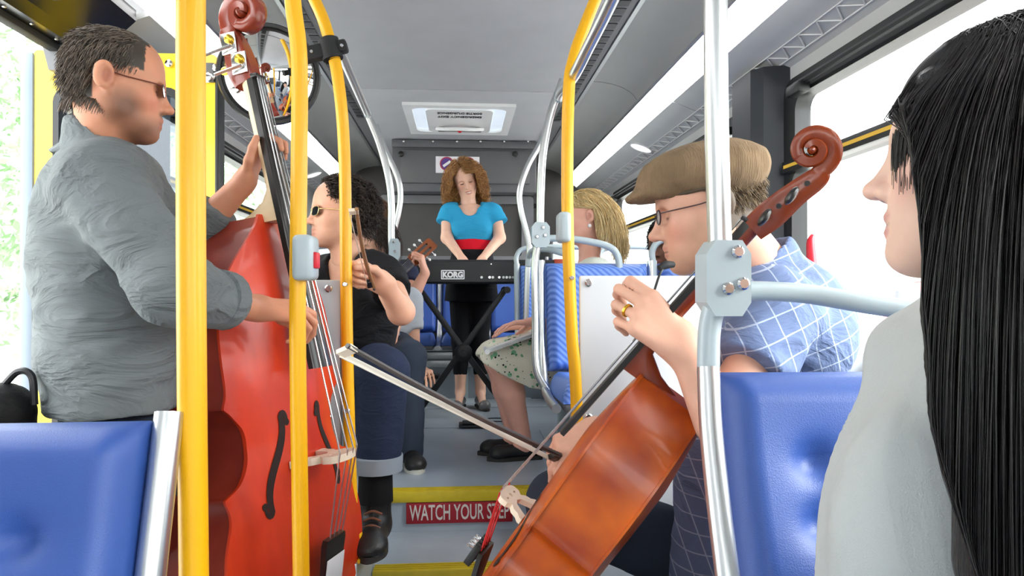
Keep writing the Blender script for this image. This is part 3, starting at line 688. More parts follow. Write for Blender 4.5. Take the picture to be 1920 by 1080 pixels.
# steel pole on the right with big clamp and seat grab bar
cc = P(1355, 522, 1.0)
t = stanchion('grab_pole', 'polished steel pole in front of the cellist with large grey clamp', [P(1341, -200, 1.0), P(1343, 200, 1.0), P(1350, 470, 1.0), P(1352, 520, 1.0)], .0175, m_steel)
clamp(t, cc, .066, .110, .05); bolts(t, (cc.x, cc.y, cc.z), .05, [(.012, .038), (.02, -.008), (-.002, -.015)], .0095)
obj('lower_tube', ctube([P(1342, 560, 1.0), P(1330, 620, 1.0), P(1328, 700, .995)], .0165, 14), m_grey, t)
obj('seat_post', ctube([P(1328, 690, .995), P(1333, 800, .97), P(1348, 950, .93), P(1372, 1150, .88), P(1385, 1350, .86), Vector((P(1385, 1350, .86).x, .86, 0))], .0165, 14), m_steel, t)
gb = obj('grab_bar', ctube([P(1370, 546, 1.0), P(1440, 546, 1.0), P(1520, 552, .995), P(1640, 572, .97), P(1760, 587, .95), P(1830, 592, .96), P(1900, 610, .98), P(1960, 660, 1.0), P(1985, 740, 1.0)], .0145, 14), m_grey, t)
# rear poles on the right of the aisle
q = P(1000, 700, 2.9)
t = stanchion('grab_pole', 'slim steel pole between the right rear seats with grey clamp', [P(1055, 150, 2.9), P(1032, 215, 2.9), P(1018, 290, 2.9), P(1014, 360, 2.9), P(1013, 430, 2.9)], .0165, m_steel)
c = P(1013, 441, 2.88); clamp(t, c, .075, .105, .05); bolts(t, c, .05, [(.01, .03), (-.015, -.008), (.018, -.002)], .008)
obj('lower_tube', ctube([P(1008, 460, 2.88), P(1003, 500, 2.87), P(1004, 600, 2.85), P(1006, 690, 2.8), P(1030, 740, 2.72), P(1036, 760, 2.7)], .0155, 12), m_steel, t)
obj('grab_bar', ctube([P(1018, 447, 2.88), P(1060, 447, 2.87), P(1100, 452, 2.86), P(1140, 462, 2.85), P(1158, 480, 2.85), P(1163, 520, 2.85)], .0145, 12), m_grey, t)
obj('grab_bar', ctube([P(990, 500, 3.2), P(992, 480, 3.2), P(1003, 468, 3.1), P(1030, 468, 2.95), P(1060, 476, 2.9)], .0135, 12), m_grey, t)
t = stanchion('grab_pole', 'thin bent steel pole right of the keyboard player', [P(1038, 195, 3.6), P(1016, 262, 3.6), P(990, 310, 3.6), P(975, 355, 3.6), P(976, 390, 3.6), P(988, 440, 3.6), P(993, 470, 3.6), P(990, 500, 3.6), P(986, 600, 3.6), P(986, 700, 3.6)], .0150, m_steel)
# rear poles on the left
t = stanchion('grab_pole', 'steel pole left of the keyboard with grey clamp', [P(690, 215, 3.3), P(712, 270, 3.3), P(728, 330, 3.3), P(734, 380, 3.3), P(734, 450, 3.3), P(741, 520, 3.3), P(743, 600, 3.3), P(743, 780, 3.3)], .0165, m_steel)
c = P(740, 468, 3.28); clamp(t, c, .05, .10, .05); bolts(t, c, .05, [(-.003, .035), (.004, -.01)], .008)
t = stanchion('grab_pole', 'thin bent steel pole left of the keyboard player', [P(705, 235, 3.7), P(722, 280, 3.7), P(745, 330, 3.7), P(751, 365, 3.7), P(747, 400, 3.7), P(737, 450, 3.7), P(735, 560, 3.7), P(735, 720, 3.7)], .0150, m_steel)
# overhead rails
def rail(label, pts):
    t = thing('overhead_rail', label, 'rail', pts[0]); obj('tube', ctube(pts, .0165, 14), m_steel, t)
    for p in (pts[0], pts[-1]): obj('end_ring', lathe([(.02, -.012), (.02, .012)], 12, axisM(p, Vector(pts[1])-Vector(pts[0]))), m_grey, t)
rail('overhead steel rail right of the ceiling hatch', [P(1215, -160, 1.3), P(1147, 0, 1.6), P(1105, 85, 1.8), P(1074, 145, 1.97), P(1052, 172, 2.4), P(1048, 182, 2.88)])
rail('overhead steel rail left of the ceiling hatch', [P(634, 88, 2.12), P(643, 106, 2.25), P(664, 155, 2.6), P(684, 202, 3.1), P(690, 215, 3.3)])
# ================================================================ convex mirror
c = P(505, 140, 2.25); nrm = (Vector((-.1, 0, 1.5))-c).normalized(); R = 86*2.25/1300
mr = thing('convex_mirror', 'round convex mirror with black rim behind the bass scroll', 'mirror', c)
m_mir = mat('mirror_silver', 'f4f5f6', .02, metal=1, var=0)
pr = [(R*.97*math.sin(q)/math.sin(.62), R*1.6*(math.cos(q)-math.cos(.62))) for q in np.linspace(.62, .001, 14)]
obj('mirror_glass', lathe([(R*.97, -.012)]+pr, 48, axisM(c, nrm)), m_mir, mr, True, 60)
obj('rim', lathe([(R*.95, -.02), (R*1.03, -.02), (R*1.06, 0), (R*1.03, .012), (R*.965, .012), (R*.955, 0)], 48, axisM(c, nrm)), m_black, mr)
obj('bracket', ctube([c-nrm*.015, c-nrm*.06+Vector((-.0, .02, .08)), c+Vector((-.12, .1, .22)), Vector((-.8, 2.4, 2.24))], .009, 10), m_black, mr)
# ================================================================ bowed instruments
def wood(name, c1, c2, rough=.25, scale=(1, 6, 1), coat=.15, ns=5.):
    m = mat(name, c1, rough, var=.12, nscale=ns, coat=coat, stretch=scale)
    N, L, b = nodes(m); tc = N.new('ShaderNodeTexCoord'); nz = N.new('ShaderNodeTexNoise'); nz.inputs['Scale'].default_value = 7; nz.inputs['Detail'].default_value = 3
    L.new(tc.outputs['Object'], nz.inputs[0]); mr = N.new('ShaderNodeMapRange'); mr.inputs[1].default_value = .35; mr.inputs[2].default_value = .65; L.new(nz.outputs[0], mr.inputs[0])
    old = b.inputs['Base Color'].links[0].from_socket; mx = N.new('ShaderNodeMix'); mx.data_type = 'RGBA'
    L.new(mr.outputs[0], mx.inputs['Factor']); L.new(old, mx.inputs['A']); mx.inputs['B'].default_value = (*lin(c2), 1); L.new(mx.outputs['Result'], b.inputs['Base Color'])
    return m
m_bassf = wood('bass_top_varnish', 'd23c16', 'c43010', .36)
m_bassr = wood('bass_rib_varnish', '9a3a2a', '862c20', .3)
m_bassn = wood('bass_neck_varnish', '8f3a22', '7a2c1a', .25)
m_celf = wood('cello_varnish', 'cc6006', '9a3606', .34)
m_celn = wood('cello_scroll_varnish', '8a3a14', '74280c', .22)
m_ebony = mat('ebony', '17130f', .35, var=.2, coat=.2)
m_maple = mat('pale_maple', 'e6cfa6', .5, var=.08, nscale=20)
m_mapleb = mat('maple_bridge', 'ead9c2', .5, var=.06, nscale=20)
m_hole = mat('f_hole_dark', '241009', .8)
m_string = mat('steel_string', 'c9c9c9', .25, metal=.9)
m_redsilk = mat('red_silk', 'c02a2a', .6)
m_brass = mat('brass', 'd9b23c', .25, metal=.9)
def outline(pts_groups, n=6):
    v = []; w_ = []
    for g in pts_groups:
        for p in catmull([(a, b) for a, b in g], n): v.append(p[0]); w_.append(p[1])
    v = np.array(v); w_ = np.array(w_); v = np.maximum.accumulate(v+np.arange(len(v))*1e-6)
    return v, w_
def fiddle(name, label, M, L, og, depth, arch, vb, SL, Hb, mats, fb_len, fb_w, strings, scroll, head, neck_r, eye=None, fholes=None, bridge_w=.1, tuners=None, cat='instrument', tailp=True, n_end=.12):
    mf, mr_, mn = mats; root = empty(name, M=M @ Matrix.Translation((0, 0, 0))); tag(root, label, cat)
    W = lambda vf: xf(vf, M)
    ov, ow = outline(og); ov = ov*L; ow = ow*L; rows = len(ov); cols = 25; wmax = ow.max()
    gv = np.linspace(0, L, 200); gw = np.interp(gv, ov, ow); gw = np.convolve(np.pad(gw, 16, 'edge'), np.ones(33)/33, 'valid')
    def zf(x, v, w0):
        ws = float(np.interp(v, gv, gw)); s = min(1, abs(x)/max(ws*1.02, 1e-4)); env = min(1, max(0, min(v, L-v))/(.22*L)+.02)**.7
        return arch*max(0, (1-s*s))**1.15*env
    def plate(z0, sg, th, over):
        v = []; f = []
        for i in range(rows):
            w0 = ow[i]+over; vv = ov[i]+(over*.7 if i > rows*.8 else (-over*.7 if i < rows*.1 else 0))
            for j in range(cols):
                x = w0*(-1+2*j/(cols-1)); v.append((x, vv, z0(ov[i])+sg*(zf(x, ov[i], w0)+th)))
        for i in range(rows-1):
            for j in range(cols-1): a = i*cols+j; f.append((a, a+1, a+cols+1, a+cols))
        per = [i*cols for i in range(rows)]+[(rows-1)*cols+j for j in range(1, cols)]+[i*cols+cols-1 for i in range(rows-2, -1, -1)]+[j for j in range(cols-2, 0, -1)]
        o = len(v)
        for q in per: v.append((v[q][0], v[q][1], z0(min(max(v[q][1], 0), L))))
        Lp = len(per)
        for k in range(Lp): f.append((per[k], per[(k+1) % Lp], o+(k+1) % Lp, o+k))
        f.append(tuple(range(o, o+Lp)))
        return v, f
    dep = lambda v: depth[0]+(depth[1]-depth[0])*min(1, max(0, (v/L-.45)/.55))
    th = .006*L
    obj('top_plate', W(plate(lambda v: 0, 1, th, .006*L)), mf, root, True, 35)
    obj('back_plate', W(plate(lambda v: -dep(v), -1, th, .006*L)), mr_, root, True, 35)
    per = [(ow[i], ov[i]) for i in range(rows)]+[(-ow[i], ov[i]) for i in range(rows-1, -1, -1)]; v = []; f = []
    for x, y in per: v += [(x, y, .0), (x, y, -dep(y))]
    n = len(per)
    for k in range(n): a, b = 2*k, 2*((k+1) % n); f.append((a, b, b+1, a+1))
    obj('ribs', W((v, f)), mr_, root, True, 28)
    # f-holes
    vB = vb*L
    for s in (-1, 1):
        fx, fl_ = fholes; mb = MB(); cv = []
        for k in range(33):
            t = -1+2*k/32; x = fx+s*0+(.055*math.sin(t*2.2)*-1)*fl_*1.0+0; y = vB+t*fl_*.5
            x = fx-.16*fl_*math.sin(t*math.pi*.62)*1.0
            cv.append((x, y, t))
        # curl ends
        for k in range(1, 9):
            q = k/8*math.pi*.9; cv.append((cv[32][0]-.07*fl_*0-.085*fl_*(1-math.cos(q))*.5-.02*fl_*math.sin(q), cv[32][1]+.07*fl_*math.sin(q)-.05*fl_*(1-math.cos(q)), 1))
        lo = []
        for k in range(1, 9):
            q = k/8*math.pi*.9; lo.append((cv[0][0]+.085*fl_*(1-math.cos(q))*.5+.02*fl_*math.sin(q), cv[0][1]-.07*fl_*math.sin(q)+.05*fl_*(1-math.cos(q)), -1))
        cv = lo[::-1]+cv; vv = []; ff = []; K = len(cv)
        for k in range(K):
            a = cv[max(k-1, 0)]; b = cv[min(k+1, K-1)]; d = Vector((b[0]-a[0], b[1]-a[1])).normalized(); nx, ny = -d.y, d.x
            e = min(k, K-1-k); hw = fl_*(.040*max(0, 1-abs((k-K/2)/(K/2))**2)**.6+.012)
            for sg in (-1, 1):
                x = cv[k][0]+nx*hw*sg; y = cv[k][1]+ny*hw*sg; w0 = np.interp(y, ov, ow)
                vv.append((s*x, y, zf(x, y, w0)+th+.0012*L+.0006))
        for k in range(K-1): ff.append((2*k, 2*k+1, 2*k+3, 2*k+2))
        mb.add((vv, ff))
        for e in (0, K-1):
            cx, cy = cv[e][0], cv[e][1]; w0 = np.interp(cy, ov, ow); pr = circ(cx, cy, fl_*.042, 14)
            mb.add(([(s*x, y, zf(x, y, w0)+th+.0012*L+.0006) for x, y in pr], [tuple(range(14))]))
        obj('f_hole', W(mb), m_hole, root, True, 80)
    # bridge
    zb = zf(0, vB, np.interp(vB, ov, ow))+th; hb = Hb-zb; bw = bridge_w/2
    outl = [(-bw, 0), (-bw*.55, 0), (-bw*.5, hb*.10), (-bw*.26, hb*.40), (0, hb*.48), (bw*.26, hb*.40), (bw*.5, hb*.10), (bw*.55, 0), (bw, 0), (bw*.98, hb*.09), (bw*.8, hb*.2), (bw*.72, hb*.38), (bw*.5, hb*.5), (bw*.68, hb*.62), (bw*.7, hb*.8)]
    outl += [(bw*.68*math.cos(q), hb*.82+hb*.18*math.sin(q)) for q in np.linspace(.3, math.pi-.3, 9)]
    outl += [(-bw*.7, hb*.8), (-bw*.68, hb*.62), (-bw*.5, hb*.5), (-bw*.72, hb*.38), (-bw*.8, hb*.2), (-bw*.98, hb*.09)]
    holes = [[(x*.7, y) for x, y in circ(0, hb*.70, hb*.075, 12)], [(-bw*.36+(x+bw*.36)*1.5, y) for x, y in circ(-bw*.36, hb*.70, hb*.035, 10)], [(bw*.36+(x-bw*.36)*1.5, y) for x, y in circ(bw*.36, hb*.70, hb*.035, 10)]]
    obj('bridge', W(prism([outl]+holes, .017*L, frame((0, vB-.006*L, zb-.001), (1, 0, 0), (0, 0, 1), (0, -1, 0)))), m_mapleb, root, True, 30)
    # neck, fingerboard
    vN = vB+SL; zN = .030*L; zS = lambda v: zN+(Hb-zN)*(vN-v)/SL       # string height
    v0 = vN-fb_len; mb = MB(); sec = []
    K = 16; vv = []; ff = []
    for k in range(K+1):
        v_ = v0+(vN-v0)*k/K; hw = fb_w[1]+(fb_w[0]-fb_w[1])*k/K; zt = zS(v_)-.010*L*(1.2-.5*k/K); t_ = .020*L
        ring = [(-hw, -t_)]+[(hw*math.sin(q), -hw*.25*(1-math.cos(q))) for q in np.linspace(-1.35, 1.35, 9)]+[(hw, -t_)]
        vv += [(x, v_, zt+z) for x, z in ring]
    n = 11
    for k in range(K):
        for j in range(n): a = k*n+j; b = k*n+(j+1) % n; ff.append((a, b, b+n, a+n))
    ff += [tuple(range(n)), tuple(range(K*n, K*n+n))]
    obj('fingerboard', W((vv, ff)), m_ebony, root, True, 40)
    vv = []; ff = []; va = L*.985; pts = []
    for k in range(15):
        v_ = va+(vN+.01*L-va)*k/14; hw = np.interp(v_, [va, vN], [fb_w[2], fb_w[0]]); zt = zS(v_)-.010*L*.9-.018*L
        heel = max(0, 1-(v_-va)/(.09*L))**2; dp = neck_r*(1+.0*k)+(max(0, zt+dep(L)*.8)-neck_r)*heel
        ring = [(hw, 0)]+[(hw*math.cos(q), -dp*math.sin(q)) for q in np.linspace(.15, math.pi-.15, 9)]+[(-hw, 0)]
        vv += [(x, v_, zt+z) for x, z in ring]
    n = 11
    for k in range(14):
        for j in range(n): a = k*n+j; b = k*n+(j+1) % n; ff.append((a, b, b+n, a+n))
    ff += [tuple(range(n)), tuple(range(14*n, 15*n))]
    obj('neck', W((vv, ff)), m_maple if eye else mn, root, True, 40)
    # pegbox and scroll swept as one
    hl, R0 = head; zt = zS(vN)-.03*L; path = []
    pb = [(vN-.01*L, zt-neck_r*.2, fb_w[0]*1.02, neck_r*1.2), (vN+hl*.25, zt-neck_r*.5-hl*.04, fb_w[0]*1.15, neck_r*1.35), (vN+hl*.6, zt-hl*.20, fb_w[0]*1.05, neck_r*1.15), (vN+hl*.9, zt-hl*.30, fb_w[0]*.9, neck_r*1.0)]
    C = (vN+hl+R0*.55, zt-hl*.30+R0*.78); spiral = []
    for k in range(64):
        q = math.radians(-125)+k/63*math.radians(640); r = R0*(1-.80*(k/63)**.8); ww = fb_w[0]*(.8+.75*(k/63)**1.4); tt = R0*.36*(1-.62*(k/63))
        # angle measured from the back (-z), turning over the top to the front
        spiral.append((C[0]+r*math.sin(q+math.radians(35)), C[1]-r*math.cos(q+math.radians(35)), ww, tt))
    allp = catmull(pb+[spiral[6]], 6)[:-1]+[np.array(p) for p in spiral[6:]]
    vv = []; ff = []; m_ = len(allp)
    for k in range(m_):
        a = allp[max(0, k-1)]; b = allp[min(m_-1, k+1)]; t = Vector((b[0]-a[0], b[1]-a[1])).normalized(); nrm = Vector((-t.y, t.x))
        p = allp[k]; hw, tt = p[2], p[3]
        for cx, cn in ((-1, -.7), (-.8, -1), (.8, -1), (1, -.7), (1, .7), (.8, 1), (-.8, 1), (-1, .7)):
            vv.append((cx*hw, p[0]+nrm.x*cn*tt, p[1]+nrm.y*cn*tt))
    for k in range(m_-1):
        for j in range(8): a = k*8+j; b = k*8+(j+1) % 8; ff.append((a, b, b+8, a+8))
    ff += [tuple(range(8)), tuple(range((m_-1)*8, m_*8))]
    sc_ = obj('scroll', W((vv, ff)), mn, root, True, 50)
    obj('scroll_eye', W(uvsphere((0, C[0], C[1]), (fb_w[0]*1.75, R0*.22, R0*.22), 14, 8)), mn, root)
    # nut
    obj('nut', W(rbox(-fb_w[0], fb_w[0], vN-.004*L, vN+.006*L, zS(vN)-.022*L, zS(vN)+.002*L, .001)), m_ebony, root)
    # tuners / pegs
    if tuners == 'machine':
        for s in (-1, 1):
            for k, fr in enumerate((.28, .70)):
                y0 = vN+hl*fr; z0 = zt-hl*(.06 if k == 0 else .24); X = s*fb_w[0]*1.16
                pl = obj('tuner_plate', W(rbox(*sorted((X, X+s*.004)), y0-.028, y0+.028, z0-.022, z0+.022, .0015)), m_chrome, root)
                obj('gear', W(lathe([(.012, 0), (.012, .008), (.006, .012)], 14, axisM((X+s*.004, y0+.008, z0+.006), (s, 0, 0)))), m_brass, pl)
                obj('worm_shaft', W(tube([(X+s*.012, y0-.012, z0+.012), (X+s*.020, y0-.02, z0-.035), (X+s*.026, y0-.026, z0-.062)], .0045, 8)), m_chrome, pl)
                obj('tuner_key', W(uvsphere((X+s*.03, y0-.03, z0-.075), (.006, .013, .020), 12, 8)), m_brass if (k == 1) else m_chrome, pl)
    else:
        for k, (fr, s) in enumerate(((.18, 1), (.38, -1), (.58, 1), (.80, -1))):
            y0 = vN+hl*fr; z0 = zt-hl*(.02+.28*fr); w0 = fb_w[0]*1.1
            pg = obj('peg', W(tube([(-s*w0*1.12, y0, z0), (s*w0*1.1, y0, z0), (s*w0*1.9, y0, z0)], [.0045, .0055, .006], 10)), m_ebony, root)
            obj('peg_head', W(uvsphere((s*w0*2.6, y0, z0), (.016, .017, .007), 14, 8)), m_ebony, pg)
    # tailpiece and strings
    vt = vB-.20*L*(1 if tailp else 1); ztp = Hb*.52; tw = fb_w[1]*1.05
    tp = obj('tailpiece', W(xf(prism([[(-tw*.45, -.33*L), (tw*.45, -.33*L), (tw*.8, -.1*L), (tw, -.015*L), (tw*.9, 0), (-tw*.9, 0), (-tw, -.015*L), (-tw*.8, -.1*L)]], .014*L), frame((0, vt, ztp), (1, 0, 0), Vector((0, .97, .24)), Vector((0, -.24, .97))))), m_ebony, root, True, 30)
    if not eye:
        for k in range(4):
            x = (k-1.5)*tw*.42; obj('fine_tuner', W(rbox(x-.005, x+.005, vt-.05, vt+.008, ztp+.010, ztp+.026, .002)), m_black, tp)
            obj('tuner_screw', W(lathe([(.004, 0), (.005, .012), (.004, .016)], 8, axisM((x, vt-.01, ztp+.024), (0, 0, 1)))), m_chrome, tp)
    for k in range(4):
        xb = (k-1.5)*bridge_w*.19; xn = (k-1.5)*fb_w[0]*.42; xt = (k-1.5)*tw*.42; zc = Hb+.001-abs(k-1.5)**2*.0022*L
        obj('string', W(tube([(xn, vN, zS(vN)), (xb, vB, zc)], strings[0], 6)), m_string, root)
        obj('string_afterlength', W(tube([(xb, vB, zc), (xt, vt, ztp+.012*L)], strings[0]*(1. if eye else 1.6), 6)), m_string if eye else m_redsilk, root)
    obj('endpin', W(tube([(0, .02*L, -dep(0)*.5), (0, -n_end, -dep(0)*.5)], .0055*L if eye else .005, 8)), m_steel, root)
    return root, lambda x, v_, z: M @ Vector((x, v_, z))
# ---------------------------------------------------------------- double bass
th, al = math.radians(70), math.radians(7.5)
nh = Vector((math.sin(th), -math.cos(th), 0)); ez = math.cos(al)*Vector((0, 0, 1))-math.sin(al)*nh; en = math.cos(al)*nh+math.sin(al)*Vector((0, 0, 1)); ew = ez.cross(en)
BS = .95; BL = 1.10*BS; VB = .42
b0 = P(548, 850, 1.80)-ez*(VB*BL)
og_b = [[(0, .0), (.004, .10), (.03, .19), (.10, .255), (.18, .275), (.26, .266), (.33, .240), (.375, .252)], [(.378, .252), (.395, .205), (.43, .178), (.47, .170), (.51, .176), (.545, .205), (.562, .226)], [(.566, .226), (.60, .214), (.67, .216), (.75, .212), (.82, .188), (.88, .140), (.93, .088), (.97, .05), (1, .03)]]
bass, BP = fiddle('double_bass', 'red-brown double bass held upright by the standing man', frame(b0, ew, ez, en), BL, og_b, (.19, .15), .035, VB, 1.02*BS, .165, (m_bassf, m_bassr, m_bassn), .80*BS, (.021, .044, .026), (.0022,), 1, (.135, .062), .026, eye=1, fholes=(.115, .21), bridge_w=.15, tuners='machine', cat='double bass', n_end=.30)
# white tag and brand label on the tailpiece / shoulder
obj('tailpiece_tag', xf(rbox(-.042, .040, -.045, .045, 0, .002, .0008), frame(BP(0, VB*BL-.29*BL, .165*.52-.005), ew, (ez*.97+en*.24), (en*.97-ez*.24))), m_white, bass)
# ---------------------------------------------------------------- cello
bt = P(945, 912, 1.43); nt = P(1388, 410, 1.14); CL = .72; CVB = .47; CSL = (nt-bt).length; CH = .098
ax = (nt-bt).normalized()
nz0 = Vector((-.76, .30, .60)); cn = (nz0-ax*nz0.dot(ax)).normalized()
# strings fall toward the nut: tilt the body axis a little
ca = (ax*math.cos(.105)+cn*math.sin(.105)).normalized(); cn = (cn-ca*cn.dot(ca)).normalized(); cw = ca.cross(cn)
c0 = bt-cn*CH-ca*(CVB*CL)
og_c = [[(0, .0), (.004, .10), (.03, .20), (.10, .275), (.18, .292), (.26, .275), (.33, .245), (.365, .262)], [(.368, .262), (.39, .20), (.43, .168), (.48, .158), (.53, .165), (.56, .195), (.585, .222)], [(.589, .222), (.62, .215), (.70, .226), (.78, .222), (.86, .195), (.92, .15), (.965, .09), (1, .03)]]
cello, CP = fiddle('cello', 'orange-brown cello leaning against the man in the flat cap', frame(c0, cw, ca, cn), CL, og_c, (.128, .124), .024, CVB, CSL, CH, (m_celf, m_celf, m_celn), .52, (.016, .030, .018), (.0011,), 1, (.125, .040), .018, fholes=(.085, .14), bridge_w=.088, tuners='pegs', cat='cello', n_end=.30)
# ---------------------------------------------------------------- bows
m_bowst = mat('pale_bow_stick', 'c9a878', .4, var=.08); m_hair = mat('bow_hair', 'ece4d4', .6); m_bowd = mat('dark_bow_stick', '4a4644', .4)
def bow(label, A, B, upv, L_stick=None, m=None, gap=.016, frog=True, cat='bow'):
    A = Vector(A); B = Vector(B); d = (B-A).normalized(); u = Vector(upv); u = (u-d*u.dot(d)).normalized(); L = (B-A).length
    t = thing('bow', label, cat, A)
    st = [A+d*L*s+u*(gap*(1.05-.5*math.sin(s*math.pi))+.003) for s in np.linspace(0, 1, 14)]
    obj('stick', tube(st, [.0060, .0056, .0044], 8), m or m_bowst, t)
    obj('hair_ribbon', xf(box(-.0065, .0065, .045, L-.008, -.0008, .0008), frame(A, d.cross(u).normalized(), d, u)), m_hair, t, False)
    obj('tip', xf(prism([[(0, 0), (.018, .0), (.014, gap+.008), (-.004, gap+.006)]], .008, Matrix.Translation((0, 0, -.004))), frame(B-d*.018, d, u, d.cross(u))), m_mapleb, t, False)
    obj('frog', xf(rbox(.01, .055, -.001, gap*1.05, -.006, .006, .002), frame(A, d, u, d.cross(u))), m_ebony, t)
    obj('screw_button', tube([A+u*(gap*1.05+.003)-d*.022, A+u*(gap*1.05+.003)], .0045, 8), m_chrome, t)
    return t
# ================================================================ people: shared builders
m_skin = mat('skin', None, .48, var=.05, nscale=25, attr='Col', sss=.12, bump=.03, bscale=400, spec=.4)
m_hairm = mat('hair_strands', None, .42, var=.10, nscale=30, attr='Col', spec=.5)
def V3(p): return Vector(p)
def basis(fwd, up):
    x = Vector(fwd).normalized(); z = Vector(up); z = (z-x*z.dot(x)).normalized(); return x, z.cross(x), z
class Loc:
    """primitives in a local frame"""
    def __init__(s, o, x, y, z, sc=1.): s.M = frame(o, x, y, z); s.R = [[x[i], y[i], z[i]] for i in range(3)]; s.s = sc
    def p(s, q): return s.M @ (Vector(q)*s.s)
    def rc(s, a, b, ra, rb=None, **k):
        if 'k' in k: k['k'] *= s.s
        return rc(s.p(a), s.p(b), ra*s.s, (ra if rb is None else rb)*s.s, **k)
    def el(s, c, r, **k):
        if 'k' in k: k['k'] *= s.s
        return el(s.p(c), [q*s.s for q in r], R=s.R, **k)
def headloc(c, fwd, up, s=1.): return Loc(c, *basis(fwd, up), s)
def head_prims(h, fem=0, neck_to=None, neck_r=.056, smile=0, jaw=1., nose=1., lp=1.):
    j = .017*jaw; q = [
        h.el((-.012, 0, .040), (.096, .076, .087), k=.01), h.el((.030, 0, .045), (.058, .062, .062), k=.04),
        h.el((.032, 0, -.030), (.056, .060, .080), k=.04), h.el((.058, 0, -.062), (.034, .040, .040), k=.03),
        h.el((-.010, 0, -.030), (.062, .062, .055), k=.03)]
    for s in (-1, 1):
        q += [h.rc((-.008, s*.050, -.058), (.060, s*.016, -.096), .016*jaw, .015*jaw, k=.035), h.rc((-.012, s*.058, -.015), (-.008, s*.050, -.058), .012, .016*jaw, k=.03),
              h.el((.056, s*.040, -.022), (.022, .022, .022), k=.025), h.rc((.084, s*.010, .020), (.070, s*.042, .022), .009, .009, k=.018)]
    q += [h.el((.074, 0, -.100), (.018, .022, .015), k=.02)]
    for s in (-1, 1):
        q += [h.el((.088, s*.032, .002), (.018, .019, .014), k=.014, op='sub'), h.el((.070, s*.031, .000), (.0135, .0155, .0125), k=.004)]
    n = nose
    q += [h.rc((.084, 0, .014), (.108*1+.004*(n-1), 0, -.030), .0085, .0100*n, k=.012), h.el((.112+.012*(n-1), 0, -.033), (.0115*n, .011*n, .0095*n), k=.008)]
    for s in (-1, 1): q += [h.el((.098, s*.013, -.037), (.010, .0075, .0075), k=.007)]
    w = .024+.008*smile
    q += [h.rc((.086, -w*.8, -.0625+.006*smile), (.0945, 0, -.0605), .0050*lp, .0062*lp, k=.006, col='lip'), h.rc((.0945, 0, -.0605), (.086, w*.8, -.0625+.006*smile), .0062*lp, .0050*lp, k=.006, col='lip'),
          h.rc((.085, -w*.62, -.0735+.004*smile), (.0915, 0, -.0765), .0055*lp, .0075*lp, k=.006, col='lip'), h.rc((.0915, 0, -.0765), (.085, w*.62, -.0735+.004*smile), .0075*lp, .0055*lp, k=.006, col='lip')]
    for s in (-1, 1):
        q += [h.rc((-.030, s*.080, .016), (-.014, s*.076, -.030), .012, .008, k=.006), h.el((-.027, s*.086, .004), (.022, .010, .032), k=.006), h.el((-.020, s*.098, .003), (.013, .012, .022), k=.003, op='sub'), h.el((-.010, s*.084, -.006), (.006, .005, .008), k=.004)]
    if neck_to is not None:
        a = h.p((-.028, 0, -.045)); q += [rc(a, neck_to, neck_r*h.s, neck_r*1.08*h.s, k=.03), rc(h.p((.012, 0, -.075)), Vector(neck_to)*.75+a*.25, .024*h.s, .038*h.s, k=.03)]
    return q
def face_paints(h, skin, lip='b5625a', brow='3a2a20', stubble=None, lids=True, blush=None, stub_amt=.5):
    out = []
    def pt(q, c, amt): q['col'] = c; q['amt'] = amt; out.append(q)
    if blush:
        for s in (-1, 1): pt(h.el((.066, s*.045, -.028), (.03, .025, .025), k=.015), blush, .4)
    pt(h.el((.112, 0, -.034), (.014, .014, .012), k=.01), blush or 'd98e78', .22)
    if stubble:
        for q in (h.el((.050, 0, -.092), (.050, .056, .036), k=.014), h.el((.090, 0, -.050), (.016, .026, .0075), k=.005)): pt(q, stubble, stub_amt)
        for s in (-1, 1): pt(h.el((.012, s*.060, -.055), (.040, .03, .038), k=.016), stubble, stub_amt*.9)
    w = .024
    for q in (h.el((.092, 0, -.0615), (.012, w, .0055), k=.003), h.el((.090, 0, -.0765), (.013, w*.8, .0062), k=.003)): pt(q, lip, .7)
    pt(h.el((.094, 0, -.0690), (.012, w*.9, .0012), k=.0012), '5a2420', .8)
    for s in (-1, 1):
        pt(h.el((-.019, s*.088, .000), (.012, .006, .018), k=.004), 'a05a48', .6)  # shade in the ear hollow, painted as a darker red patch
        pt(h.rc((.088, s*.012, .023), (.074, s*.046, .026), .0055, .004, k=.003), brow, .75)
        if lids:
            pt(h.rc((.083, s*.019, -.004), (.079, s*.043, -.004), .0022, .0022, k=.0015), '33211a', .85)
        pt(h.el((.106, s*.009, -.044), (.004, .0035, .003), k=.002), '5a2a22', .8)
    return out
def col_fix(prims, skin, lip):
    for q in prims:
        if q['col'] == 'lip': q['col'] = skin
        elif q['col'] is None: q['col'] = skin
    return prims
def scalp(mesh, h, region, col):
    Vt, Fc, C = mesh; Mi = np.array(h.M.inverted()); L = (Vt@Mi[:3, :3].T+Mi[:3, 3])/h.s
    m = region(L)&(((L-np.array([-.012, 0, .04]))/np.array([.096, .076, .087]))**2).sum(1).__ge__(.8)
    C[m] = lin(col); return Vt, Fc, C
FING = ((.028, .046, .026, .021), (.0095, .050, .030, .022), (-.0105, .046, .028, .021), (-.029, .036, .021, .019))
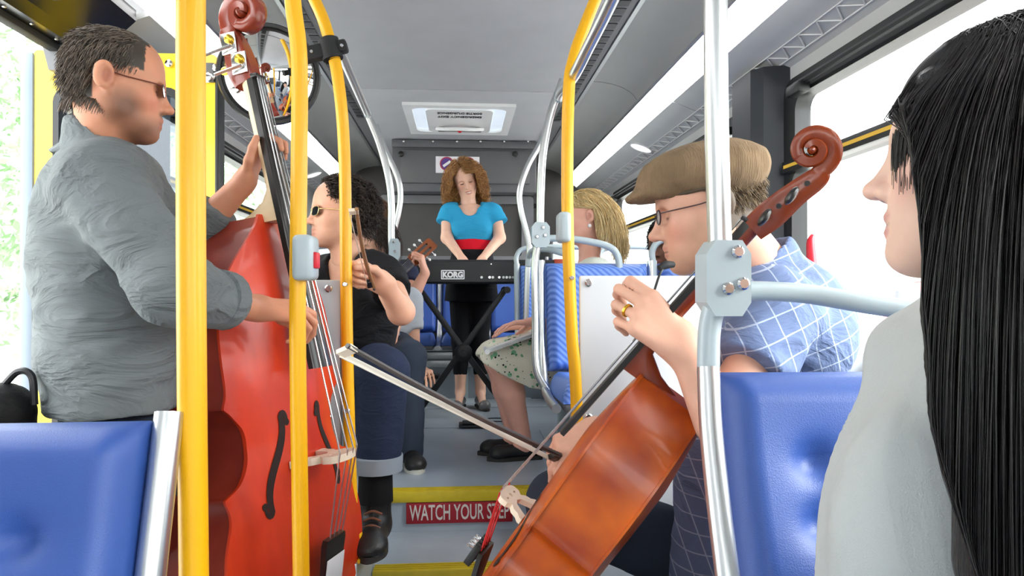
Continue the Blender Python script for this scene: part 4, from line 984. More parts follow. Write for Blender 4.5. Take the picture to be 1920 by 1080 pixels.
def hand_prims(Wp, f, n, side, curls, thumb=None, s=1., spread=.06, col=None):
    """Wp wrist, f finger direction, n back-of-hand normal, side +1 right / -1 left, curls [(mcp,pip,dip) deg]*4"""
    f = Vector(f).normalized(); n = Vector(n); n = (n-f*n.dot(f)).normalized(); t = n.cross(f)*side; Wp = Vector(Wp)
    L = lambda a, b, c: Wp+(f*a+t*b+n*c)*s
    q = [rc(L(-.01, .010, 0), L(.02, .014, 0), .017*s, .016*s, k=.012*s), rc(L(-.01, -.010, 0), L(.02, -.014, 0), .017*s, .016*s, k=.012*s)]
    for i, (y, a, b, c) in enumerate(FING):
        kx = .088-(0, -.004, .002, .010)[i]; kn = L(kx, y, .003)
        q += [rc(L(.012, y*.55, 0), kn, .0145*s, .0112*s, k=.012*s)]
        cu = curls[i] if isinstance(curls[0], (tuple, list)) else curls
        ang = 0; p = kn; r = .0098-.0007*i; d0 = (f+t*(y*spread/.028)).normalized()
        for ln, an, rr in zip((a, b, c), cu, (r, r*.9, r*.8)):
            ang += math.radians(an); d = d0*math.cos(ang)-n*math.sin(ang); e = p+d*ln*s
            q.append(rc(p, e, rr*s, rr*.9*s, k=.004*s)); p = e
    th = thumb or ((.35, .75, -.45), (.7, .45, -.5), (.85, .2, -.5))
    p = L(.018, .020, -.006); q.append(rc(L(.012, .012, -.004), p, .016*s, .016*s, k=.012*s))
    for d, ln, rr in zip(th, (.042, .032, .026), (.0145, .0115, .0100)):
        d = (f*d[0]+t*d[1]+n*d[2]).normalized(); e = p+d*ln*s; q.append(rc(p, e, rr*s, rr*.88*s, k=.006*s)); p = e
    for x in q: x['col'] = col
    return q
def limb(pts, rad, k=.02, col=None):
    return [rc(pts[i], pts[i+1], rad[i], rad[i+1], k=k, col=col) for i in range(len(pts)-1)]
def wrinkle(amp, scale=(14, 14, 30), amp2=None, seed=0.):
    def fn(V):
        S = np.array(scale, float); a = vnoise(V*S+seed); b = vnoise(V*S*2.3+seed+5.)
        r = 1-np.abs(a)*2; return amp*(r*.6+.5*b*.6)
    return fn
def hairdo(name, parent, h, n, region, length, comb, col, r=.0011, seg=9, grav=.35, lift=1.03, curl=0., curlf=40., jit=.25, var=.25, col2=None, body=None, seed=1, zc=.04, grow=.0, zmin=None, push=None, nw=.35):
    """strands rooted on the skull; comb(L)->local direction"""
    rg = np.random.default_rng(seed); c = np.array([-.012, 0, zc]); R = np.array([.096, .076, .087])
    u = rg.normal(size=(n*6, 3)); u /= np.linalg.norm(u, axis=1)[:, None]; p = c+u*R*1.0
    p = p[region(p)][:n]; n = len(p)
    L = (length(p) if callable(length) else np.full(n, length))*rg.uniform(.75, 1.1, n)
    Mi = np.array(h.M.to_3x3()).T; g = Mi@np.array([0, 0, -1.])
    nrm = (p-c)/R**2; nrm /= np.linalg.norm(nrm, axis=1)[:, None]
    cd = comb(p); cd = cd/(np.linalg.norm(cd, axis=1)[:, None]+1e-9)
    d = cd+nrm*nw+rg.normal(size=(n, 3))*jit; d /= np.linalg.norm(d, axis=1)[:, None]
    pts = [p.copy()]; ph = vnoise(p*38+seed)*9+rg.normal(0, .35, n); st = L/(seg-1); lf = (lift+rg.uniform(0, .10+grow, n))[:, None]
    base = p.copy()
    for k in range(1, seg):
        d = d*(1-grav)+g*grav*(k/seg+.25)+cd*.12*max(0, 1-k/4); d /= np.linalg.norm(d, axis=1)[:, None]
        base = base+d*st[:, None]
        e = (base-c)/(R*lf); l = np.linalg.norm(e, axis=1)[:, None]; base = np.where(l < 1, c+e/np.maximum(l, 1e-6)*R*lf, base)
        ne = base-np.array([-.035, 0, 0]); rr = np.linalg.norm(ne[:, :2], axis=1)[:, None]   # neck column
        m = (base[:, 2:3] < -.05) & (rr < .068)
        fix = base.copy(); fix[:, :2] = np.array([-.035, 0])+ne[:, :2]/np.maximum(rr, 1e-5)*.068; base = np.where(m, fix, base)
        if push is not None: base = push(base)
        q = base.copy()
        if curl:
            a = ph+curlf*st*k; q = q+curl*min(1, k/3)*np.stack([np.cos(a), np.sin(a*.93+1), .6*np.sin(a)], 1)
        pts.append(q)
    Pt = np.stack(pts, 1)                      # n, seg, 3
    T = np.gradient(Pt, axis=1); T /= np.linalg.norm(T, axis=2)[..., None]+1e-9
    ref = rg.normal(size=(n, 1, 3)); A = np.cross(T, ref); A /= np.linalg.norm(A, axis=2)[..., None]+1e-9; B = np.cross(T, A)
    rad = (r*rg.uniform(.7, 1.3, n))[:, None]*np.linspace(1, .25, seg)[None]**.7
    ring = np.stack([Pt+rad[..., None]*(A*math.cos(q)+B*math.sin(q)) for q in (0, 2.094, 4.189)], 2)   # n,seg,3,3
    Vw = (ring.reshape(-1, 3)*h.s)@np.array(h.M.to_3x3()).T+np.array(h.M.translation)
    i = np.arange(n)[:, None, None]*seg*3; k = np.arange(seg-1)[None, :, None]*3; j = np.arange(3)[None, None]; jn = (j+1) % 3
    Fq = np.stack([i+k+j, i+k+jn, i+k+3+jn, i+k+3+j], -1).reshape(-1, 4)
    cc = np.array(lin(col)); mixc = np.array(lin(col2 or col)); t = rg.uniform(0, 1, n)[:, None]
    C = (cc*(1-t)+mixc*t)*rg.uniform(1-var, 1+var, n)[:, None]; C = np.repeat(C, seg*3, 0)
    o = sdf_obj(name, [(Vw, Fq, C)], m_hairm, parent); return o
def backcomb(z=-.5, side=0.):
    def fn(p):
        d = np.zeros_like(p); d[:, 0] = -1; d[:, 1] = np.sign(p[:, 1])*side; d[:, 2] = z; return d
    return fn
def glasses(parent, h, lens_mat, frame_mat, w=.025, hgt=.017, x=.096, z=.0, rim=.0012, name='glasses', temple_z=.006, shape=.5):
    g = None
    for s in (-1, 1):
        M = h.M @ Matrix.Scale(h.s, 4) @ frame((x-.004, s*.032, z), (-.18*s, 1, 0), (-.12, 0, .99), (1, .18*s, .12))
        o2 = [(w*np.sign(math.cos(a))*abs(math.cos(a))**(2*shape), hgt*np.sign(math.sin(a))*abs(math.sin(a))**(2*shape)) for a in np.linspace(0, 2*math.pi, 28, endpoint=False)]
        ln = obj('lens', xf(prism([o2], .0012), M), lens_mat, parent, True, 50)
        if rim: obj('rim', xf(tube([(a, b, .0006) for a, b in o2+[o2[0]]], rim, 6, False), M), frame_mat, parent)
        W = lambda q: h.p(q)
        obj('temple', ctube([W((x-.010, s*.058, z+temple_z)), W((x-.03, s*.069, z+temple_z)), W((.02, s*.079, z+temple_z)), W((-.02, s*.082, z+temple_z+.002)), W((-.035, s*.080, z-.008))], .0014, 6), frame_mat, parent)
    obj('nose_bridge', ctube([h.p((x, -.009, z+.003)), h.p((x+.004, 0, z+.006)), h.p((x, .009, z+.003))], .0013, 6), frame_mat, parent)
def shoe(parent, ankle, toe, m, sole_m, w=.044, h=.075, name='shoe', low=False):
    """ankle point above the floor, toe direction point on the floor"""
    a = Vector(ankle); t = Vector(toe); d = Vector((t.x-a.x, t.y-a.y, 0)); d.normalize(); z0 = t.z; b = Vector((a.x, a.y, z0)); L = (Vector((t.x, t.y, 0))-Vector((a.x, a.y, 0))).length
    heel = b-d*.05
    q = [rc(heel+Vector((0, 0, .045)), b+d*L*.75+Vector((0, 0, .035)), w*.82, w*.9, k=.02), el(b+d*(L*.86)+Vector((0, 0, .032)), (w*1.05, w*1.05, .034), k=.02)]
    if not low: q += [rc(b+Vector((0, 0, .05)), b+Vector((0, 0, h+.06)), w*.95, w*1.0, k=.03, flat=(0, 1))]
    q += [rc(b+Vector((0, 0, z0*0-.2)), b+Vector((0, 0, .008)), 1, 1, k=0, op='sub', flat=(1, 1))]
    o = sdf_obj(name, [sdf_mesh(q, .005)], m, parent)
    n = Vector((-d.y, d.x, 0)); lp = [heel-d*.03, heel-d*.02+n*w*.7, b+n*w*.72, b+d*L*.6+n*w, b+d*L*.95+n*w*.8, b+d*(L+.03), b+d*L*.95-n*w*.8, b+d*L*.6-n*w, b-n*w*.72, heel-d*.02-n*w*.7]
    lp = [(p[0], p[1]) for p in catmull([tuple(x) for x in lp+[lp[0]]], 4)[:-1]]
    s_ = obj('sole', prism([lp], .018, Matrix.Translation((0, 0, z0))), sole_m, o, True, 40)
    return o
def cloth(name, parent, prims, m, vox=.007, amp=.004, scale=(14, 14, 30), seed=0.):
    return sdf_obj(name, [sdf_mesh(prims, vox, disp=wrinkle(amp, scale, seed=seed))], m, parent)
def fabric(name, col, rough=.85, var=.06, bump=.15, bscale=900, crease=0., cs=(7, 7, 16), **k):
    m = mat(name, col, rough, var=var, bump=bump, bscale=bscale, spec=.25, **k)
    if crease:
        N, L, b = nodes(m); tc = N.new('ShaderNodeTexCoord'); mp = N.new('ShaderNodeMapping'); mp.inputs['Scale'].default_value = cs; L.new(tc.outputs['Object'], mp.inputs[0])
        nz = N.new('ShaderNodeTexNoise'); nz.inputs['Scale'].default_value = 1.; nz.inputs['Detail'].default_value = 5; nz.inputs['Distortion'].default_value = 1.2; L.new(mp.outputs[0], nz.inputs[0])
        a = N.new('ShaderNodeMath'); a.operation = 'SUBTRACT'; a.inputs[1].default_value = .5; L.new(nz.outputs[0], a.inputs[0])
        c = N.new('ShaderNodeMath'); c.operation = 'ABSOLUTE'; L.new(a.outputs[0], c.inputs[0])
        bp = N.new('ShaderNodeBump'); bp.inputs['Strength'].default_value = crease; bp.inputs['Distance'].default_value = .035; bp.invert = True; L.new(c.outputs[0], bp.inputs['Height'])
        if b.inputs['Normal'].links: L.new(b.inputs['Normal'].links[0].from_socket, bp.inputs['Normal'])
        L.new(bp.outputs[0], b.inputs['Normal'])
    return m
def person(label, at): return thing('person', label, 'person', at)

def collar(parent, c, fwd, m, R=.08, h=.042):
    """turned-down shirt collar, open at the front (fwd is the way the chest faces)"""
    a0 = math.atan2(fwd[1], fwd[0])+math.pi; v = []; f = []; K = 16
    for k in range(K+1):
        a = -2.5+5.0*k/K; fr = abs(a)/2.5; out = Vector((math.cos(a+a0), math.sin(a+a0), 0)); F2 = Vector((fwd[0], fwd[1], 0))
        p = Vector(c)+out*R; d = F2*(.030*fr)+Vector((0, 0, -.030*fr)); pt = -.035*max(0, (fr-.72)*3.6)
        v += [p+Vector((0, 0, -.005))+d, p+Vector((0, 0, h))-out*.010+d*.8, p+out*.022+Vector((0, 0, .004+pt))+d*1.2]
    for k in range(K):
        for j in (0, 1): f.append((3*k+j, 3*k+j+1, 3*k+4+j, 3*k+3+j))
    co = obj('collar', (v, f), m, parent); md = co.modifiers.new('thick', 'SOLIDIFY'); md.thickness = .004; return co
# ================================================================ bassist
SK1 = 'c98c6e'
m_gshirt = fabric('grey_cotton_shirt', '6a7072', var=.10, nscale=4, crease=1., cs=(5, 5, 13)); m_jean = fabric('dark_jeans', '2c3543', var=.12); m_bboot = mat('black_leather', '1a1918', .45, var=.15, bump=.1, bscale=200); m_sole = mat('rubber_sole', '2a2724', .7)
def bassist():
    r = person('bearded man in grey shirt and sunglasses plucking the double bass', (P(210, 700, 1.55).x, 1.55, 0))
    h = headloc(P(220, 163, 1.53), (.90, .43, -.08), (.07, 0, 1), .915); BX = Vector((.90, .43, 0)); BR = [[.90, -.43, 0], [.43, .90, 0], [0, 0, 1]]
    nb = P(190, 292, 1.55)
    hp = col_fix(head_prims(h, neck_to=nb, neck_r=.053, jaw=1.05), SK1, 'b3695c')
    reg = lambda L: (((L[:, 0] < .050)&(L[:, 2] > .030)) | ((L[:, 0] < .058)&(L[:, 2] > .085)&(np.abs(L[:, 1]) < .045)) | ((L[:, 0] < -.018)&(L[:, 2] > -.055)) )&(L[:, 2] > -.075)&~((L[:, 0] > -.046)&(L[:, 2] < .034)&(np.abs(L[:, 1]) > .045))
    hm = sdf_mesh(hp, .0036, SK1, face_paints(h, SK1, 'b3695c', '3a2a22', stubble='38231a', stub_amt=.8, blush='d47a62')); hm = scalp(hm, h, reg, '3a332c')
    sh = {'R': P(192, 352, 1.385), 'L': P(245, 350, 1.72)}; el_ = {'R': P(322, 540, 1.30), 'L': P(345, 462, 1.86)}; wr = {'R': P(478, 577, 1.56), 'L': P(458, 342, 1.84)}
    ha_r = hand_prims(wr['R'], (.86, .42, -.12), (-.10, -.55, .80), 1, [(28, 40, 25), (38, 45, 30), (48, 50, 30), (55, 55, 35)], thumb=((.6, .5, -.6), (.8, .1, -.6), (.9, 0, -.4)), s=1.06, col=SK1)
    ha_r += [rc(el_['R'], wr['R'], .046, .027, k=.02, col=SK1)]
    ha_l = hand_prims(wr['L'], (.42, .10, .90), (-.90, .10, .42), -1, [(28, 62, 50), (30, 66, 50), (34, 66, 50), (38, 66, 50)], thumb=((.7, .6, .0), (.95, .25, .1), (1, .0, .1)), s=1.02, col=SK1)
    ha_l += [rc(el_['L'], wr['L'], .046, .028, k=.02, col=SK1)]
    tors = [el(P(190, 430, 1.55), (.10, .15, .17), k=.05), el(P(205, 620, 1.55), (.10, .14, .20), k=.05), rc(nb, P(190, 420, 1.55), .06, .09, k=.04)]
    hip = Vector((P(212, 800, 1.55).x, 1.55, .84))
    legs = []
    for s in (-1, 1):
        a = hip+Vector((0, s*.085, -.04)); legs += limb([a, a+Vector((.03, s*.03, -.42)), a+Vector((.0, s*.04, -.77))], [.08, .055, .042], .03)
    for s, k_ in ((-1, 'R'), (1, 'L')): tors += limb([P(200, 350, 1.55), sh[k_], el_[k_]], [.06, .05, .042], .03)
    tors += [el(hip, (.10, .14, .11), k=.05)]
    for q in tors+legs: q['col'] = SK1
    sdf_obj('body', [hm, sdf_mesh(ha_r, .0034, SK1), sdf_mesh(ha_l, .0034, SK1), sdf_mesh(tors+legs, .010, SK1)], m_skin, r)
    # shirt
    q = [el(P(190, 395, 1.55), (.118, .185, .14), R=BR, k=.05), el(P(192, 500, 1.55), (.132, .172, .17), R=BR, k=.06), el(P(206, 640, 1.55), (.122, .165, .17), R=BR, k=.06), rc(P(206, 640, 1.55), P(212, 830, 1.55), .122, .124, k=.05, sq=((-.43, .90, 0), 1.3)),
         rc(P(200, 330, 1.44), P(225, 330, 1.66), .07, .07, k=.05), rc(nb+Vector((-.01, 0, -.02)), nb+Vector((-.005, 0, .03)), .077, .072, k=.02)]
    cf = el_['R']*.28+wr['R']*.72; q += [rc(sh['R'], el_['R'], .078, .062, k=.05), rc(el_['R'], el_['R']*.38+wr['R']*.62, .062, .052, k=.03, flat=(0, 1))]
    cl_ = el_['L']*.42+wr['L']*.58; q += [rc(sh['L'], el_['L'], .075, .060, k=.05), rc(el_['L'], cl_, .060, .055, k=.03, flat=(0, 1))]
    hem = P(212, 766, 1.55).z; q += [rc((hip.x, 1.55, hem-.5), (hip.x, 1.55, hem), 1, 1, k=.004, op='sub', flat=(1, 1)), rc(nb+Vector((.02, 0, -.01)), nb+Vector((.03, 0, .2)), .060, .08, k=.01, op='sub', flat=(0, 0))]
    q += [rc(P(455, 510, 1.35), P(455, 640, 1.35), .0001, .0001, k=0, op='sub')]
    def wr_fn(V):
        a = vnoise(V*np.array([9, 9, 26])+3); b = vnoise(V*np.array([30, 30, 55])+1); c_ = vnoise(V*np.array([16, 10, 16])+9)
        return .0055*(1-np.abs(a)*2)+.0016*b+.004*c_
    so = sdf_obj('shirt', [sdf_mesh(q, .0065, disp=wr_fn)], m_gshirt, r)
    # collar, placket, rolled cuffs
    collar(so, nb+Vector((-.012, 0, .0)), (.90, .43), m_gshirt, .063, .034)
    for a, b in ((el_['R']*.44+wr['R']*.56, el_['R']*.36+wr['R']*.64), (el_['L']*.54+wr['L']*.46, el_['L']*.42+wr['L']*.58)):
        a = Vector(a); b = Vector(b); d = (b-a).normalized()
        for i in range(2): obj('rolled_cuff', tube([a-d*(.03-.03*i), a-d*(.026-.03*i), b-d*(.012-.006*i), b-d*(.006-.008*i)], [.050, .060-.003*i, .061-.003*i, .050], 20), m_gshirt, so, True, 60)
    # trousers, shoes, hair, glasses
    q = [el(hip, (.128, .165, .13), k=.05)]
    for s in (-1, 1):
        a = hip+Vector((0, s*.088, -.04)); q += limb([a, a+Vector((.03, s*.03, -.42)), a+Vector((.0, s*.04, -.77))], [.098, .072, .062], .03)
        shoe(r, a+Vector((0, s*.04, -.76)), (a.x+.16, 1.55+s*.14, 0), m_bboot, m_sole)
    cloth('trousers', r, q, m_jean, .009, .003)
    hairdo('hair', r, h, 5200, reg, lambda p: .026+.016*(p[:, 2] < .02), lambda p: np.stack([-.6-.0*p[:, 0], np.sign(p[:, 1])*.15, np.where(p[:, 2] > .085, -.1, -.9)], 1), '40372f', r=.0011, seg=6, grav=.18, jit=.22, var=.35, col2='74675a', lift=1.03, seed=3, grow=-.05, nw=.12)
    glasses(r, h, mat('dark_lens', '17110f', .08, coat=.3), mat('brown_wire', '6b3b2e', .35, metal=.6), w=.023, hgt=.014, x=.098, z=.004)
bassist()

# ================================================================ cellist
SK2 = 'd8a68e'
m_plaid = fabric('blue_plaid_shirt', '6d7ea4', var=.06, nscale=8, crease=.7, cs=(6, 6, 10))
def plaidify(m, scale=28, col='dfe6f2', w=.10, rot=(0, 0, 0)):
    N, L, b = nodes(m); tc = N.new('ShaderNodeTexCoord'); mp = N.new('ShaderNodeMapping'); mp.inputs['Rotation'].default_value = rot; L.new(tc.outputs['Object'], mp.inputs[0])
    sp = N.new('ShaderNodeSeparateXYZ'); L.new(mp.outputs[0], sp.inputs[0]); outs = []
    for ax_, off in (('X', 0), ('Z', .3)):
        m1 = N.new('ShaderNodeMath'); m1.operation = 'MULTIPLY'; m1.inputs[1].default_value = scale; L.new(sp.outputs[ax_], m1.inputs[0])
        m2 = N.new('ShaderNodeMath'); m2.operation = 'FRACT'; L.new(m1.outputs[0], m2.inputs[0])
        m3 = N.new('ShaderNodeMath'); m3.operation = 'LESS_THAN'; m3.inputs[1].default_value = w; L.new(m2.outputs[0], m3.inputs[0]); outs.append(m3)
    mx_ = N.new('ShaderNodeMath'); mx_.operation = 'MAXIMUM'; L.new(outs[0].outputs[0], mx_.inputs[0]); L.new(outs[1].outputs[0], mx_.inputs[1])
    m5 = N.new('ShaderNodeMath'); m5.operation = 'MULTIPLY'; m5.inputs[1].default_value = .75; L.new(mx_.outputs[0], m5.inputs[0])
    old = b.inputs['Base Color'].links[0].from_socket; mx = N.new('ShaderNodeMix'); mx.data_type = 'RGBA'
    L.new(m5.outputs[0], mx.inputs['Factor']); L.new(old, mx.inputs['A']); mx.inputs['B'].default_value = (*lin(col), 1); L.new(mx.outputs['Result'], b.inputs['Base Color'])
plaidify(m_plaid, 27, w=.07, col='b9c5dc', rot=(0, .35, .2))
m_tweed = mat('brown_cord_cap', '7d6850', .9, var=.18, nscale=18, bump=.5, bscale=60, aniso_bump=(6, 1, .6), spec=.2)
m_khaki = fabric('khaki_trousers', '8a8168')
CEL = {}
def cellist():
    r = person('man in brown flat cap and blue checked shirt playing the cello', (P(1400, 1080, 1.5).x, 1.5, 0))
    h = headloc(P(1326, 392, 1.43), (-.925, .30, -.19), (-.17, 0, .98), 1.05)
    nb = P(1432, 520, 1.46)
    hp = col_fix(head_prims(h, neck_to=nb, neck_r=.060, jaw=1.1, nose=1.1), SK2, 'b87a6c')
    reg = lambda L: (L[:, 0] < -.0)&(L[:, 2] > -.05)&(L[:, 2] < .07)&((L[:, 0] < -.03)|(L[:, 2] > .0))
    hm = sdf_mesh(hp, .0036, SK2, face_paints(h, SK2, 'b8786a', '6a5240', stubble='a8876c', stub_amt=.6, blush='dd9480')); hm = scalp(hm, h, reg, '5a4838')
    shL, shR = P(1462, 590, 1.30), P(1440, 560, 1.66)
    eL, eR = P(1352, 790, 1.17), P(1290, 800, 1.78)
    wL, wR = P(1285, 655, 1.20), P(1112, 806, 1.62)
    # left hand over the fingerboard, knuckles up
    haL = hand_prims(wL, (-.62, .10, .55), (-.35, -.75, .45), -1, [(30, 62, 40), (34, 66, 42), (40, 66, 44), (48, 62, 44)], thumb=((.5, .4, -.75), (.7, .1, -.7), (.8, 0, -.6)), s=1.17, col=SK2)
    haL += [rc(eL, wL, .048, .029, k=.02, col=SK2)]
    haR = hand_prims(wR, (-.86, -.30, -.38), (-.25, -.45, .85), 1, [(40, 30, 20), (45, 35, 20), (48, 38, 20), (45, 35, 20)], thumb=((.6, .3, -.7), (.8, .0, -.6), (.9, -.1, -.4)), s=1.05, col=SK2)
    haR += [rc(eR, wR, .046, .028, k=.02, col=SK2)]
    pel = Vector((P(1400, 1080, 1.5).x, 1.50, .54))
    ch = P(1468, 620, 1.48); be = P(1420, 850, 1.48)
    tors = [el(ch, (.10, .15, .15), k=.05), el(be, (.11, .14, .17), k=.05), el(pel, (.12, .16, .12), k=.05), rc(nb, ch, .06, .09, k=.04)]
    tors += limb([ch+Vector((0, -.05, .08)), shL, eL], [.06, .052, .044], .03)+limb([ch+Vector((0, .05, .08)), shR, eR], [.06, .052, .044], .03)
    kL = Vector((pel.x-.40, 1.24, .50)); kR = P(1052, 945, 1.66); kR.z = max(kR.z, .5)
    fL = Vector((kL.x-.02, 1.22, .08)); fR = Vector((kR.x+.03, 1.72, .08))
    lg = limb([pel+Vector((0, -.09, 0)), kL, fL], [.08, .055, .042], .03)+limb([pel+Vector((0, .09, 0)), kR, fR], [.08, .055, .042], .03)
    for q in tors+lg: q['col'] = SK2
    sdf_obj('body', [hm, sdf_mesh(haL, .0034, SK2), sdf_mesh(haR, .0036, SK2), sdf_mesh(tors+lg, .010, SK2)], m_skin, r)
    q = [el(ch+Vector((.0, 0, .0)), (.135, .185, .16), k=.06), el(be, (.16, .18, .22), k=.06), rc(be, pel, .16, .17, k=.06, sq=((0, 1, 0), 1.15)), rc(shL+Vector((-.01, .05, .02)), shR+Vector((0, -.05, .02)), .075, .075, k=.05), rc(nb+Vector((.015, 0, -.03)), nb+Vector((.0, 0, .035)), .085, .074, k=.02),
         rc(shL, shL*.42+eL*.58, .080, .072, k=.05, flat=(0, 1)), rc(shR, shR*.25+eR*.75, .08, .07, k=.05, flat=(0, 1)), rc(nb+Vector((-.02, 0, .02)), nb+Vector((-.05, 0, .22)), .066, .09, k=.01, op='sub')]
    cloth('shirt', r, q, m_plaid, .0065, .005, (12, 12, 22), 2.)
    collar(r, nb+Vector((.012, 0, .012)), (-.94, .33), m_plaid, .064, .034)
    q = [el(pel, (.15, .18, .13), k=.05)]+limb([pel+Vector((0, -.09, 0)), kL, fL], [.10, .078, .066], .03)
    q += limb([pel+Vector((0, .09, 0)), kR, fR], [.10, .078, .066], .03)
    cloth('trousers', r, q, m_jean, .009, .003)
    shoe(r, fL, (fL.x-.14, fL.y-.04, 0), m_bboot, m_sole); shoe(r, fR, (fR.x-.14, fR.y+.02, 0), m_bboot, m_sole)
    # flat cap
    q = [h.el((-.010, 0, .072), (.122, .100, .058), k=.02), h.el((.030, 0, .082), (.090, .090, .040), k=.03), h.el((-.045, 0, .060), (.080, .092, .055), k=.03),
         h.el((.095, 0, .052), (.060, .074, .016), k=.03), h.el((-.012, 0, -.02), (.094, .075, .085), k=.004, op='sub'), h.el((.10, 0, .018), (.075, .070, .024), k=.01, op='sub')]
    cp = cloth('flat_cap', r, q, m_tweed, .0045, .0030, (30, 30, 30), 4.)
    obj('cap_band', tube([h.p((.100*math.cos(a)-.012, .084*math.sin(a), .036)) for a in np.linspace(.6, 2*math.pi-.6, 30)], .005*1, 6), mat('cap_seam', '4e4334', .9), cp)
    obj('cap_button', uvsphere(h.p((.045, -.0, .125)), .008), m_tweed, cp)
    for s in (-1, 1): obj('snap', lathe([(.006, 0), (.006, .002), (.003, .004)], 10, axisM(h.p((.012, s*.098, .078)), h.M.to_3x3() @ Vector((0, s, .2)))), m_brass, cp)
    hairdo('hair', r, h, 1500, reg, .018, lambda p: np.stack([-.5+0*p[:, 0], np.sign(p[:, 1])*.2, -.9+0*p[:, 0]], 1), '6a563f', seg=5, grav=.2, jit=.25, col2='8a7558', lift=1.02, seed=5)
    glasses(r, h, glass_mat('clear_lens', (.93, .95, .95), .12), mat('dark_frame', '3b2226', .35), w=.024, hgt=.014, x=.100, z=.002, rim=.0016)
    # wedding ring on the left ring finger
    f_ = Vector((-.62, .10, .55)).normalized(); n_ = Vector((-.35, -.75, .45)); n_ = (n_-f_*n_.dot(f_)).normalized(); t_ = -n_.cross(f_); an = math.radians(40)
    kn = wL+(f_*.086+t_*-.0105+n_*.003)*1.17; dd = f_*math.cos(an)-n_*math.sin(an)
    obj('ring', lathe([(.0105, -.003), (.0125, -.002), (.0125, .002), (.0105, .003)], 18, axisM(kn+dd*.026, dd)), m_brass, r)
cellist()
CBOW = bow('long cello bow with dark stick and cream hair crossing toward the bass', P(1050, 868, 1.60), P(630, 660, 1.12), (.1, -.75, .6), m=m_bowd, gap=.02)

